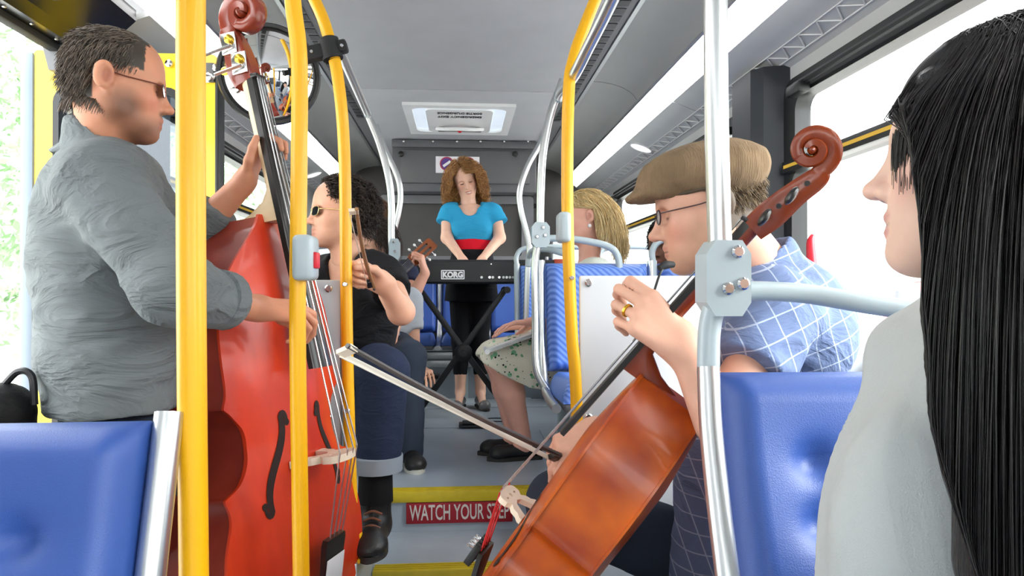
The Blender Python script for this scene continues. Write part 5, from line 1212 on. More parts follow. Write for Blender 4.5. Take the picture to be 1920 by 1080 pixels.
# ================================================================ woman with long black hair, near right
SK3 = 'edc4ae'
m_ltop = fabric('pale_grey_knit', 'b9bdbc', var=.03, bump=.2, bscale=600, crease=.45, cs=(3.5, 3.5, 1.6))
def dark_haired():
    r = person('woman with long straight black hair and pale grey top at right edge', (P(1900, 1000, .72).x, .72, 0))
    h = headloc(P(1884, 292, .63), (-.755, .65, .07), (.08, 0, .99), 1.0)
    nb = P(1880, 640, .67); ch = Vector((nb.x+.02, .70, nb.z-.22)); pel = Vector((nb.x+.03, .80, .55))
    hp = col_fix(head_prims(h, neck_to=nb, neck_r=.052, jaw=.9, nose=.95, lp=.72), SK3, 'c4727a')
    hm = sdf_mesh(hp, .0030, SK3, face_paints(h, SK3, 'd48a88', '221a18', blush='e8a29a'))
    reg = lambda L: (L[:, 2] > .035) | ((L[:, 0] < .01)&(L[:, 2] > -.05))
    hm = scalp(hm, h, reg, '0c0a0a')
    sR, sL = P(1745, 690, .76), Vector((ch.x+.19, .66, ch.z+.13)); eR, eL = P(1715, 1080, .74), sL+Vector((.03, -.03, -.28))
    wR, wL = Vector((ch.x-.05, .46, .66)), Vector((ch.x+.06, .44, .66))
    tors = [el(ch, (.15, .10, .16), k=.05), el((ch.x, .74, .78), (.13, .10, .16), k=.05), el(pel, (.16, .12, .11), k=.05), rc(nb, ch, .05, .09, k=.04)]+limb([ch+Vector((-.05, 0, .1)), sR, eR, wR], [.055, .048, .040, .027], .03)+limb([ch+Vector((.05, 0, .1)), sL, eL, wL], [.055, .048, .040, .027], .03)
    lg = []
    for s in (-1, 1): lg += limb([pel+Vector((s*.09, 0, 0)), pel+Vector((s*.10, -.40, -.03)), pel+Vector((s*.10, -.42, -.46))], [.08, .055, .042], .03)
    tors += hand_prims(wR, (.2, -.9, -.2), (0, -.2, .9), 1, (25, 25, 15), col=SK3)+hand_prims(wL, (-.2, -.9, -.2), (0, -.2, .9), -1, (25, 25, 15), col=SK3)
    for q in tors+lg: q['col'] = SK3
    sdf_obj('body', [hm, sdf_mesh(tors+lg, .008, SK3)], m_skin, r)
    q = [el(ch+Vector((0, 0, .02)), (.185, .125, .18), k=.06), el((ch.x, .74, .80), (.165, .13, .20), k=.06), rc(sR+Vector((.06, 0, .035)), sL+Vector((-.06, 0, .035)), .062, .062, k=.05), rc(nb+Vector((0, 0, -.05)), nb+Vector((0, 0, .0)), .085, .075, k=.03)]
    q += [rc(sR, eR, .066, .058, k=.045), rc(eR, eR*.3+wR*.7, .058, .044, k=.03, flat=(0, 1)), rc(sL, eL, .066, .058, k=.045), rc(eL, eL*.3+wL*.7, .058, .044, k=.03, flat=(0, 1)), rc(nb+Vector((0, 0, .0)), nb+Vector((0, 0, .2)), .062, .08, k=.01, op='sub')]
    cloth('top', r, q, m_ltop, .0065, .009, (15, 15, 4), 7.)
    q = [el(pel, (.19, .16, .13), k=.05)]
    for s in (-1, 1):
        q += limb([pel+Vector((s*.09, 0, 0)), pel+Vector((s*.10, -.40, -.03)), pel+Vector((s*.10, -.42, -.46))], [.098, .074, .06], .03)
        shoe(r, pel+Vector((s*.10, -.42, -.45)), (pel.x+s*.11, pel.y-.58, 0), m_bboot, m_sole)
    cloth('trousers', r, q, m_jean, .010, .003)
    # long straight hair: curtain over the near side and back, plus a fringe
    reg2 = lambda L: ((L[:, 2] > .055)&(L[:, 0] < .06)) | ((L[:, 0] < .02)&(L[:, 2] > -.02)) | ((L[:, 2] > .02)&(L[:, 0] < .045)&(np.abs(L[:, 1]) > .045))
    def keep(b):
        # hair stays outside face front; the near-side curtain hangs beside the cheek
        b = b.copy(); low = b[:, 2] < .03; fx = np.interp(-b[:, 2], [-.05, 0, .1, .2, .28, .36, .5], [.084, .070, .046, .036, .022, -.015, -.06])+.004*vnoise(b*25); fx = np.where(b[:, 1] > 0, fx, -.02)
        b[:, 0] = np.where(low, np.minimum(b[:, 0], fx), b[:, 0])
        m = low&(np.abs(b[:, 1]) < .084)&(b[:, 0] > -.05); b[:, 1] = np.where(m, np.where(b[:, 1] >= 0, .084+.02*vnoise(b*60), -.084), b[:, 1])
        return b
    dn = lambda p: np.stack([np.where(p[:, 1] > .02, .75*np.clip((p[:, 0]+.03)*14, -.6, 1), -.5), np.sign(p[:, 1])*np.clip(np.abs(p[:, 1])*18, .12, 1), -.75+0*p[:, 0]], 1)
    q = [h.el((-.014, 0, .044), (.0995, .080, .0895), k=.01), h.el((.056, .012, .054), (.028, .060, .030), k=.02), h.el((-.03, .03, -.05), (.075, .062, .13), k=.03), h.el((.006, .076, -.04), (.055, .016, .10), k=.03), h.rc((.0, .075, -.08), (-.04, .09, -.36), .028, .05, k=.05), h.rc((-.045, .055, -.05), (-.075, .085, -.36), .050, .055, k=.05), h.rc((-.07, 0, -.02), (-.10, .02, -.36), .055, .055, k=.05), h.rc((-.045, -.055, -.05), (-.07, -.075, -.36), .045, .05, k=.05),
         h.el((.068, -.02, -.050), (.075, .075, .080), k=.006, op='sub'), h.rc((.01, -.01, -.1), (-.02, 0, -.3), .052, .06, k=.01, op='sub')]
    hs = sdf_obj('hair', [sdf_mesh(q, .005)], mat('black_hair_mass', '0d0b0b', .33, var=.2, bump=.6, bscale=110, aniso_bump=(3, 3, .10), spec=.5), r)
    hairdo('hair_lengths', r, h, 10500, reg2, lambda p: .42+.14*(p[:, 1] > .0), dn, '0b0909', r=.0007, seg=18, grav=.42, jit=.015, var=.5, col2='1a1312', lift=1.08, curl=.0012, curlf=12, seed=11, push=keep, grow=-.075, nw=.02)
    frg = lambda L: (L[:, 0] > .02)&(L[:, 2] > .06)&(np.abs(L[:, 1]) < .07)
    hairdo('fringe', r, h, 3200, frg, lambda p: .066+.035*np.clip((p[:, 1]-.005)*30, 0, 1), lambda p: np.stack([.45+0*p[:, 0], .1+p[:, 1]*5, -.7+0*p[:, 0]], 1), '0b0909', r=.0008, seg=9, grav=.46, jit=.02, var=.4, col2='17100f', lift=1.07, seed=12, nw=.02, grow=-.08)
dark_haired()
# ================================================================ violinist
SK4 = 'd8a489'; m_btee = fabric('black_tshirt', '17171a', var=.15, crease=.5); m_sock = fabric('black_sock', '121214')
def violinist():
    r = person('man in black v-neck and sunglasses holding a violin bow upright', (P(680, 800, 2.45).x, 2.45, DECK))
    h = headloc(P(638, 402, 2.42), (-.90, -.42, .02), (0, 0, 1), .96); nb = P(652, 492, 2.44)
    hp = col_fix(head_prims(h, neck_to=nb, neck_r=.056), SK4, 'b4705f')
    reg = lambda L: ((L[:, 0] < .055)&(L[:, 2] > .050)) | ((L[:, 0] < .0)&(L[:, 2] > -.07))
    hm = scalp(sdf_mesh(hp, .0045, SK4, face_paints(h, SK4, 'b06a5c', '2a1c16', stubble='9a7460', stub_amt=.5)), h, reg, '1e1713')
    sR, sL = P(722, 520, 2.40), P(600, 520, 2.60); eR, eL = P(752, 584, 2.22), P(560, 610, 2.45); wR, wL = P(722, 533, 2.14), P(545, 520, 2.30)
    haR = hand_prims(wR, (-.85, -.10, .40), (.15, .95, .2), 1, [(75, 88, 50), (78, 90, 50), (80, 90, 52), (82, 90, 52)], thumb=((.6, .4, -.7), (.8, .0, -.6), (.8, -.3, -.5)), s=1.08, col=SK4)+[rc(eR, wR, .040, .026, k=.02, col=SK4), rc(eR, sR, .042, .050, k=.02, col=SK4)]
    haL = hand_prims(wL, (-.5, 0, .85), (.3, .9, .2), -1, (35, 50, 30), s=1.0, col=SK4)+[rc(eL, wL, .044, .027, k=.02, col=SK4)]
    pel = Vector((P(650, 720, 2.6).x, 2.62, DECK+.50)); ch = P(665, 560, 2.48); kR = P(718, 700, 2.22); kL = Vector((kR.x-.30, 2.24, kR.z)); aR = P(704, 940, 2.20); aL = Vector((kL.x, 2.26, DECK+.09))
    tors = [el(ch, (.14, .10, .16), k=.05), el((ch+pel)/2, (.13, .10, .16), k=.05), el(pel, (.15, .12, .11), k=.05), rc(nb, ch, .055, .09, k=.04)]+limb([ch+Vector((-.04, .02, .08)), sL, eL], [.06, .05, .042], .03)+limb([ch+Vector((.04, 0, .08)), sR], [.06, .05], .03)
    lg = limb([pel+Vector((.09, 0, 0)), kR, aR], [.08, .055, .042], .03)+limb([pel+Vector((-.09, 0, 0)), kL, aL], [.08, .055, .042], .03)
    for q in tors+lg: q['col'] = SK4
    sdf_obj('body', [hm, sdf_mesh(haR, .004, SK4), sdf_mesh(haL, .005, SK4), sdf_mesh(tors+lg, .010, SK4)], m_skin, r)
    q = [el(ch, (.175, .125, .18), k=.06), el((ch+pel)/2, (.16, .13, .20), k=.06), rc(sL+Vector((.05, 0, .02)), sR+Vector((-.05, 0, .02)), .07, .07, k=.05), rc(sR, sR*.55+eR*.45, .072, .066, k=.04, flat=(0, 1)), rc(sL, sL*.5+eL*.5, .072, .066, k=.04, flat=(0, 1)),
         rc(nb+Vector((0, 0, .05)), nb+Vector((-.02, -.08, -.09)), .075, .035, k=.01, op='sub')]
    cloth('t_shirt', r, q, m_btee, .007, .004, (12, 12, 20), 1.)
    q = [el(pel, (.17, .15, .12), k=.05)]+limb([pel+Vector((.09, 0, 0)), kR, aR+Vector((0, 0, .07))], [.10, .080, .072], .03)[:1]+[rc(kR, aR+Vector((.002, 0, .10)), .080, .076, k=.03, flat=(0, 1))]
    q += limb([pel+Vector((-.09, 0, 0)), kL], [.10, .08], .03)+[rc(kL, aL+Vector((0, 0, .10)), .08, .075, k=.03, flat=(0, 1))]
    tr = cloth('jeans', r, q, fabric('indigo_jeans', '222c44', var=.15, crease=.4), .008, .003)
    a = aR+Vector((.002, 0, .10)); obj('turn_up', tube([a+Vector((0, 0, -.004)), a+Vector((0, 0, -.002)), a+Vector((0, 0, .045)), a+Vector((0, 0, .048))], [.070, .082, .084, .070], 20), fabric('denim_inside', '8f98a2'), tr, True, 60)
    obj('sock', tube([aR+Vector((0, 0, .12)), aR+Vector((0, 0, .0))], [.052, .055], 14), m_sock, r)
    b = shoe(r, aR, (aR.x+.0, aR.y-.17, DECK), m_bboot, m_sole, w=.050, h=.08, name='boot')
    for i in range(4):
        y = aR.y-.035-.022*i; z = DECK+.118-.014*i
        obj('lace', ctube([(aR.x-.026, y, z-.006), (aR.x, y-.008, z+.006), (aR.x+.026, y, z-.006)], .0035, 6), mat('brown_lace', '7a4a34', .8), b)
    shoe(r, aL, (aL.x, aL.y-.17, DECK), m_bboot, m_sole, w=.050, h=.08, name='boot')
    hairdo('hair', r, h, 3600, reg, lambda p: .030+.020*(p[:, 0] < -.02), backcomb(-.1, .3), '1c1512', r=.0016, seg=10, grav=.25, jit=.35, var=.4, col2='3a2a20', lift=1.05, curl=.0045, curlf=300, seed=21, grow=.10)
    glasses(r, h, mat('mirror_lens', '0e1216', .06, metal=.3, coat=.6), mat('gold_wire', 'd8c58a', .25, metal=.8), w=.027, hgt=.016, x=.100, z=.002, shape=.35)
violinist()
bow('violin bow held upright in front of the violinist, behind the yellow pole', P(690, 540, 2.10), P(654, 394, 1.62), (1, .1, .2), m=mat('brown_bow_stick', '9a7046', .4), gap=.014)

# ================================================================ keyboard and stand
kb = thing('stage_keyboard', 'black stage keyboard on a cross stand, back side to the camera', 'keyboard', P(862, 535, 4.25))
a = P(748, 486, 4.22); b = P(1062, 532, 4.22); m_kb = mat('keyboard_black', '16171a', .42, var=.08)
v = []; sec = [(4.22, b.z+.012), (4.235, b.z), (4.52, b.z), (4.52, b.z+.06), (4.36, a.z-.03), (4.30, a.z), (4.245, a.z), (4.22, a.z-.016)]
for x in (a.x, b.x): v += [(x, y, z) for y, z in sec]
n = 8; obj('case', (v, [(i, (i+1) % n, n+(i+1) % n, n+i) for i in range(n)]+[tuple(range(n)), tuple(range(n, 2*n))]), m_kb, kb, True, 30)
obj('end_block', rbox(b.x-.075, b.x+.004, 4.215, 4.5, b.z+.02, a.z+.004, .006), mat('red_wood_end', '9a3a24', .4), kb)
for i in range(36):
    x = a.x+.04+i*(b.x-a.x-.15)/36; obj('key', rbox(x, x+.02, 4.37, 4.515, b.z+.055, a.z-.028, .002), m_white, kb)
c = P(849, 515, 4.214); w2 = (P(871, 515, 4.22).x-P(827, 515, 4.22).x)/2; h2 = .028
obj('logo_outline', prism([rrect(-w2, w2, -h2, h2, .004), rrect(-w2+.006, w2-.006, -h2+.006, h2-.006, .003)], .003, frame(c, (1, 0, 0), (0, 0, 1), (0, -1, 0))), m_white, kb, False)
t = text_vf('KORG', .06, .0008, .0035); xs = [p[0] for p in t[0]]; ys = [p[1] for p in t[0]]; k1 = (2*w2-.018)/(max(xs)-min(xs)); k2 = (2*h2-.018)/(max(ys)-min(ys)); my = (max(ys)+min(ys))/2
obj('logo_lettering', ([(c.x+p[0]*k1, c.y-.004-p[2], c.z+(p[1]-my)*k2) for p in t[0]], t[1]), m_white, kb, False)
for i, u in enumerate((903, 918, 924, 936, 944, 950, 956, 962, 969)):
    q = P(u, 520, 4.217); obj('jack', lathe([(.008, 0), (.008, .006), (.004, .006), (.004, .001)], 10, axisM(q, (0, -1, 0))), m_chrome if i % 2 else m_alu, kb)
for u in (785, 921): obj('screw', lathe([(.005, 0), (.004, .003)], 8, axisM(P(u, 495, 4.222), (0, -1, 0))), m_chrome, kb)
ks = thing('keyboard_stand', 'black X-shaped keyboard stand on the rear deck', 'stand', (0, 4.3, DECK))
for i, ((u0, v0), (u1, v1)) in enumerate((((785, 540), (955, 800)), ((949, 540), (783, 795)))):
    Y = 4.28+.03*i; A = P(u0, v0, Y); B = P(u1, v1, Y); B.z = DECK+.025; d = (B-A).normalized(); s_ = Vector((0, 1, 0)); n_ = d.cross(s_)
    obj('leg', xf(rbox(-.012, .012, -.018, .018, 0, (B-A).length, .003), frame(A, s_, n_, d)), m_black, ks)
    ft = obj('foot_bar', tube([(B.x, Y-.20, DECK+.022), (B.x, Y+.20, DECK+.022)], .018, 12), m_black, ks)
    for yy in (Y-.21, Y+.19): obj('rubber_cap', tube([(B.x, yy, DECK+.022), (B.x, yy+.03, DECK+.022)], .022, 12), m_rubber, ft)
    tb = obj('arm_bar', tube([(A.x, Y-.10, A.z-.012), (A.x, Y+.20, A.z-.012)], .016, 12), m_black, ks)
    for yy in (Y-.11, Y+.18): obj('rubber_cap', tube([(A.x, yy, A.z-.012), (A.x, yy+.03, A.z-.012)], .021, 12), m_rubber, tb)
c = P(869, 662, 4.25); obj('pivot_disc', lathe([(.055, 0), (.055, .03), (.045, .036), (.02, .036), (.018, .05)], 20, axisM(c+Vector((0, .03, 0)), (0, -1, 0))), m_black, ks)
pd = thing('sustain_pedal', 'small black sustain pedal on the floor under the keyboard', 'pedal', P(890, 800, 3.98))
q = P(890, 800, 3.98); obj('base', rbox(q.x-.09, q.x+.09, q.y-.06, q.y+.06, DECK+.005, DECK+.02, .004), m_black, pd); obj('plate', rbox(q.x-.07, q.x+.07, q.y-.05, q.y+.04, DECK+.022, DECK+.032, .004), m_rubber, pd)
obj('cable', ctube([(q.x+.02, q.y+.06, DECK+.012), (q.x+.05, q.y+.18, DECK+.01), (q.x+.16, q.y+.20, DECK+.01), (q.x+.17, q.y+.10, DECK+.01), (q.x+.08, q.y+.12, DECK+.012), (q.x+.02, q.y+.28, DECK+.01)], .0035, 6), m_rubber, pd)

# ================================================================ keyboard player
SK5 = 'e6b79f'; m_bluetop = fabric('turquoise_top', '2f9cc9', var=.05, crease=.4); m_redsash = fabric('red_sash', 'cf1228', var=.04); m_blkskirt = fabric('black_skirt', '15151a', crease=.3); m_legg = fabric('black_leggings', '121216')
def keysplayer():
    Y = 4.62; r = person('smiling woman with wavy auburn hair in turquoise top playing keyboard', (P(884, 760, Y).x, Y, DECK))
    h = headloc(P(872, 338, Y), (.10, -.92, -.36), (-.26, -.3, .9), .93); nb = P(880, 392, Y)
    hp = col_fix(head_prims(h, neck_to=nb, neck_r=.048, jaw=.9, smile=1.4), SK5, 'b5505a')
    reg = lambda L: ((L[:, 2] > .075)&(L[:, 0] < .06)) | ((L[:, 0] < .018)&(L[:, 2] > -.06))
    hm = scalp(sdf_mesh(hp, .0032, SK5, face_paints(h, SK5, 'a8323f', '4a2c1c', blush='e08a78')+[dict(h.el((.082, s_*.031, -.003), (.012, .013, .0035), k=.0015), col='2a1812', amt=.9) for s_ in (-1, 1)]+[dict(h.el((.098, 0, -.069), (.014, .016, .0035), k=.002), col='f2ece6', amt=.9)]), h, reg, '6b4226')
    sR, sL = P(840, 398, Y), P(927, 398, Y); eR, eL = P(838, 446, Y-.06), P(937, 446, Y-.06); wR, wL = P(866, 484, Y-.19), P(905, 484, Y-.19)
    arms = []
    for s, sh, e, w_ in ((1, sR, eR, wR), (-1, sL, eL, wL)):
        arms += [rc(sh, e, .045, .038, k=.02, col=SK5), rc(e, w_, .037, .024, k=.02, col=SK5)]+hand_prims(w_, (s*.1, -.85, -.35), (0, -.35, .9), s, (25, 30, 20), col=SK5, s=.92)
    ch = P(884, 425, Y); wa = P(885, 462, Y); pel = P(884, 520, Y+.01)
    tors = [el(ch, (.13, .09, .14), k=.05), el(wa, (.11, .085, .12), k=.05), el(pel, (.14, .10, .12), k=.05), rc(nb, ch, .05, .08, k=.04), rc(sR, sL, .042, .042, k=.03)]
    lg = []; an = []
    for s, u in ((-1, 866), (1, 898)):
        kn = P(u+ s*2, 640, Y); ak = P(u+s*3, 735, Y-.01); lg += limb([pel+Vector((s*.075, 0, -.02)), kn, ak], [.075, .05, .033], .03); an.append(ak)
        lg += [rc(ak, (ak.x+s*.015, ak.y-.13, DECK+.035), .030, .022, k=.02)]
    for q in tors+lg: q['col'] = SK5
    sdf_obj('body', [hm, sdf_mesh(arms, .0055, SK5), sdf_mesh(tors+lg, .008, SK5)], m_skin, r)
    # breasts and top
    q = [el(ch, (.155, .105, .15), k=.05), rc(ch, wa+Vector((0, 0, .01)), .115, .118, k=.05, sq=((0, 1, 0), .85), flat=(0, 1)), rc(sR+Vector((.03, 0, .008)), sL+Vector((-.03, 0, .008)), .058, .058, k=.05), el(ch+Vector((-.062, -.065, -.02)), (.062, .055, .062), k=.04), el(ch+Vector((.062, -.065, -.02)), (.062, .055, .062), k=.04)]
    for s, sh, e in ((1, sR, eR), (-1, sL, eL)): q += [rc(sh, sh*.58+e*.42+Vector((-s*.018, 0, 0)), .055, .060, k=.03, flat=(0, 1))]
    q += [rc(nb+Vector((.0, -.07, .05)), nb+Vector((.0, -.09, .012)), .095, .066, k=.01, op='sub'), rc(nb, nb+Vector((0, 0, .2)), .07, .09, k=.01, op='sub'), rc(wa+Vector((0, 0, -.3)), P(885, 451, Y), .5, .5, k=.003, op='sub', flat=(1, 1))]
    cloth('top', r, q, m_bluetop, .006, .003, (14, 14, 22), 1.)
    z1, z0 = P(885, 450, Y), P(885, 469, Y)
    el_ring = lambda zc, rx, ry: [(zc.x+rx*math.cos(a), Y+ry*math.sin(a), zc.z) for a in np.linspace(0, 2*math.pi, 32, endpoint=False)]
    def skirt(levels):
        v = []; f = []
        for zc, rx, ry in levels: v += el_ring(zc, rx, ry)
        for i in range(len(levels)-1):
            for k in range(32): f.append((i*32+k, i*32+(k+1) % 32, (i+1)*32+(k+1) % 32, (i+1)*32+k))
        f += [tuple(range(32)), tuple(range((len(levels)-1)*32, len(levels)*32))]; return v, f
    obj('sash', skirt([(z1, .128, .108), (P(885, 459, Y), .126, .106), (z0, .132, .11)]), m_redsash, r, True, 60)
    sk_ = skirt([(P(885, 468, Y), .130, .109), (P(885, 490, Y), .148, .12), (P(884, 520, Y), .165, .135), (P(884, 564, Y), .180, .15)])
    obj('skirt', ([(p[0], p[1], p[2]+.004*math.sin(k*1.9)) for k, p in enumerate(sk_[0])], sk_[1]), m_blkskirt, r, True, 60)
    q = [el(pel, (.145, .105, .11), k=.04)]
    for s, u in ((-1, 866), (1, 898)): q += limb([pel+Vector((s*.075, 0, -.02)), P(u+s*2, 640, Y)], [.082, .058], .03)+[rc(P(u+s*2, 640, Y), P(u+s*3, 702, Y), .058, .046, k=.03, flat=(0, 1))]
    cloth('leggings', r, q, m_legg, .007, .001)
    for s, ak in zip((-1, 1), an): shoe(r, ak, (ak.x+s*.03, ak.y-.145, DECK), mat('grey_shiny_flats', '6a6868', .25, var=.2), m_sole, w=.036, low=True, name='flat_shoe')
    hairdo('hair', r, h, 5200, reg, lambda p: .19+.03*np.sin(p[:, 1]*40), lambda p: np.stack([-.25+0*p[:, 0], np.sign(p[:, 1]+.01)*np.clip(np.abs(p[:, 1])*20, .3, 1), -.4+0*p[:, 0]], 1), '7e4c28', r=.0017, seg=14, grav=.34, jit=.12, var=.3, col2='d09c5c', lift=1.10, curl=.014, curlf=95, seed=31, grow=.25, nw=.1, push=lambda b: np.stack([b[:, 0], np.where((b[:, 0] > .012)&(b[:, 2] < .075)&(np.abs(b[:, 1]) < .088), np.where(b[:, 1] > -.02, .088, -.088), b[:, 1]), b[:, 2]], 1))
keysplayer()

# ================================================================ blond passenger in floral skirt
SK6 = 'e3a995'
m_floral = fabric('floral_skirt', 'ded9c6', var=.04)
def floral(m):
    N, L, b = nodes(m); tc = N.new('ShaderNodeTexCoord'); last = b.inputs['Base Color'].links[0].from_socket
    for sc_, thr, col in ((26, .30, '7fb68e'), (34, .24, '4f8f63'), (40, .20, '20252a'), (60, .14, '15181c')):
        vo = N.new('ShaderNodeTexVoronoi'); vo.inputs['Scale'].default_value = sc_; L.new(tc.outputs['Object'], vo.inputs['Vector'])
        nz = N.new('ShaderNodeTexNoise'); nz.inputs['Scale'].default_value = 7 if sc_ < 45 else 12; L.new(tc.outputs['Object'], nz.inputs['Vector'])
        a = N.new('ShaderNodeMath'); a.operation = 'LESS_THAN'; a.inputs[1].default_value = thr; L.new(vo.outputs['Distance'], a.inputs[0])
        c_ = N.new('ShaderNodeMath'); c_.operation = 'GREATER_THAN'; c_.inputs[1].default_value = .50 if sc_ < 30 else .55; L.new(nz.outputs[0], c_.inputs[0])
        mu = N.new('ShaderNodeMath'); mu.operation = 'MULTIPLY'; L.new(a.outputs[0], mu.inputs[0]); L.new(c_.outputs[0], mu.inputs[1])
        mx = N.new('ShaderNodeMix'); mx.data_type = 'RGBA'; L.new(mu.outputs[0], mx.inputs['Factor']); L.new(last, mx.inputs['A']); mx.inputs['B'].default_value = (*lin(col), 1); last = mx.outputs['Result']
    L.new(last, b.inputs['Base Color'])
floral(m_floral); m_cream = fabric('cream_blouse', 'e4eade', var=.08, nscale=9)
def blond():
    Y = 3.22; r = person('blond woman in cream top and green floral skirt sitting sideways', (P(1060, 760, Y).x, Y, DECK))
    h = headloc(P(1098, 410, Y), (-.97, .20, -.12), (0, 0, 1), .95); nb = P(1105, 478, Y+.02)
    hp = col_fix(head_prims(h, neck_to=nb, neck_r=.050, jaw=.9), SK6, 'b5605a')
    reg = lambda L: ((L[:, 2] > .062)&(L[:, 0] < .058)) | ((L[:, 0] < -.048)&(L[:, 2] > -.06))
    hm = scalp(sdf_mesh(hp, .005, SK6, face_paints(h, SK6, 'b55a5a', '9a7a50', blush='e08070')), h, reg, 'b99560')
    pel = Vector((P(1065, 700, Y).x+.02, Y, DECK+.52)); ch = P(1110, 555, Y)
    sN, sF = ch+Vector((.0, -.17, .10)), ch+Vector((.0, .17, .10)); eN, eF = ch+Vector((-.03, -.21, -.17)), ch+Vector((-.03, .20, -.17)); wN, wF = P(1000, 603, Y-.12), P(990, 612, Y+.10)
    arms = []
    for s, sh, e, w_ in ((-1, sN, eN, wN), (1, sF, eF, wF)): arms += limb([sh, e, w_], [.045, .038, .024], .02, SK6)+hand_prims(w_, (-.95, 0, -.1), (-.1, 0, 1), s, (12, 15, 10), s=.95, col=SK6)
    k1, k2 = P(938, 680, Y-.07), P(930, 676, Y+.10); a1, a2 = P(985, 838, Y-.02), P(965, 828, Y+.10)
    tors = [el(ch, (.10, .14, .15), k=.05), el((ch+pel)/2, (.10, .13, .16), k=.05), el(pel, (.13, .16, .12), k=.05), rc(nb, ch, .05, .08, k=.04), rc(sN, sF, .045, .045, k=.03)]
    lg = []
    for s, k_, a_ in ((-1, k1, a1), (1, k2, a2)): lg += limb([pel+Vector((0, s*.09, 0)), k_, a_*.35+k_*.65+Vector((.012, 0, 0)), a_], [.08, .054, .056, .034], .03)+[rc(a_, (a_.x-.13, a_.y-.02, DECK+.03), .030, .022, k=.02)]
    for q in tors+lg: q['col'] = SK6
    sdf_obj('body', [hm, sdf_mesh(arms, .0055, SK6), sdf_mesh(tors+lg, .008, SK6)], m_skin, r)
    q = [el(ch, (.13, .17, .17), k=.05), el((ch+pel)/2, (.13, .155, .19), k=.05), rc(sN+Vector((0, .04, .01)), sF+Vector((0, -.04, .01)), .062, .062, k=.05), rc(sN, sN*.3+eN*.7, .062, .056, k=.03, flat=(0, 1)), rc(sF, sF*.3+eF*.7, .062, .056, k=.03, flat=(0, 1)), rc(nb+Vector((-.02, 0, .02)), nb+Vector((-.05, 0, .2)), .07, .09, k=.01, op='sub')]
    cloth('blouse', r, q, m_cream, .008, .004)
    q = [el(pel, (.16, .19, .13), k=.05)]+limb([pel+Vector((0, -.08, .02)), k1], [.115, .085], .05)+limb([pel+Vector((0, .08, .02)), k2], [.115, .085], .05)+[rc(k1+Vector((.02, .0, -.0)), k1+Vector((.09, .03, -.12)), .10, .12, k=.06, flat=(0, 0)), rc(k1+Vector((.15, 0, -.02)), k2+Vector((.15, 0, -.02)), .12, .12, k=.06), rc(k2, k2+Vector((.08, -.03, -.10)), .09, .11, k=.06)]
    q += [rc((k1.x-.2, Y, k1.z-.40), (k1.x+.30, Y, k1.z-.62), .44, .44, k=.004, op='sub', flat=(0, 0))]
    cloth('skirt', r, q, m_floral, .008, .006, (14, 14, 14), 6.)
    for a_ in (a1, a2): shoe(r, a_, (a_.x-.15, a_.y-.02, DECK), mat('black_flats', '131315', .5), m_sole, w=.038, low=True, name='flat_shoe')
    obj('earring', uvsphere(h.p((-.016, .082, -.045)), .009, 10, 6), m_white, r)
    hairdo('hair', r, h, 4200, reg, lambda p: .24+.03*np.sin(p[:, 1]*50), lambda p: np.stack([-.9+0*p[:, 0], np.sign(p[:, 1])*.2, -.35+0*p[:, 0]], 1), 'c9a468', r=.0015, seg=14, grav=.33, jit=.10, var=.25, col2='efd9a6', lift=1.06, curl=.003, curlf=50, seed=41, grow=.10, nw=.06, push=lambda b: np.stack([np.where((b[:, 2] < .05), np.minimum(b[:, 0], -.045), b[:, 0]), b[:, 1], b[:, 2]], 1))
    mg = thing('magazine', 'folded magazine on the lap of the blond woman', 'magazine', P(960, 640, Y-.1))
    A = P(915, 664, Y-.20); Bq = P(1005, 634, Y-.18); mm = mat('magazine_paper', 'd9dadb', .35, var=.15, nscale=15)
    d = (Bq-A).normalized(); s_ = Vector((0, 1, 0)); n_ = s_.cross(d).normalized()*-1
    n_ = d.cross(s_); n_ = n_ if n_.z > 0 else -n_
    for i in range(4):
        obj('page', xf(([(x, y, z+.012*math.sin(x*12)+.0) for x, y, z in rbox(0, .23, -.02, .15, .004*i, .004*i+.003, .001)[0]], rbox(0, .23, -.02, .15, .004*i, .004*i+.003, .001)[1]), frame(A+n_*.006, d, s_, n_)), mm, mg)
    obj('rolled_edge', tube([A+s_*-.02+n_*.012, A+s_*.15+n_*.012], .012, 12), mm, mg)
blond()

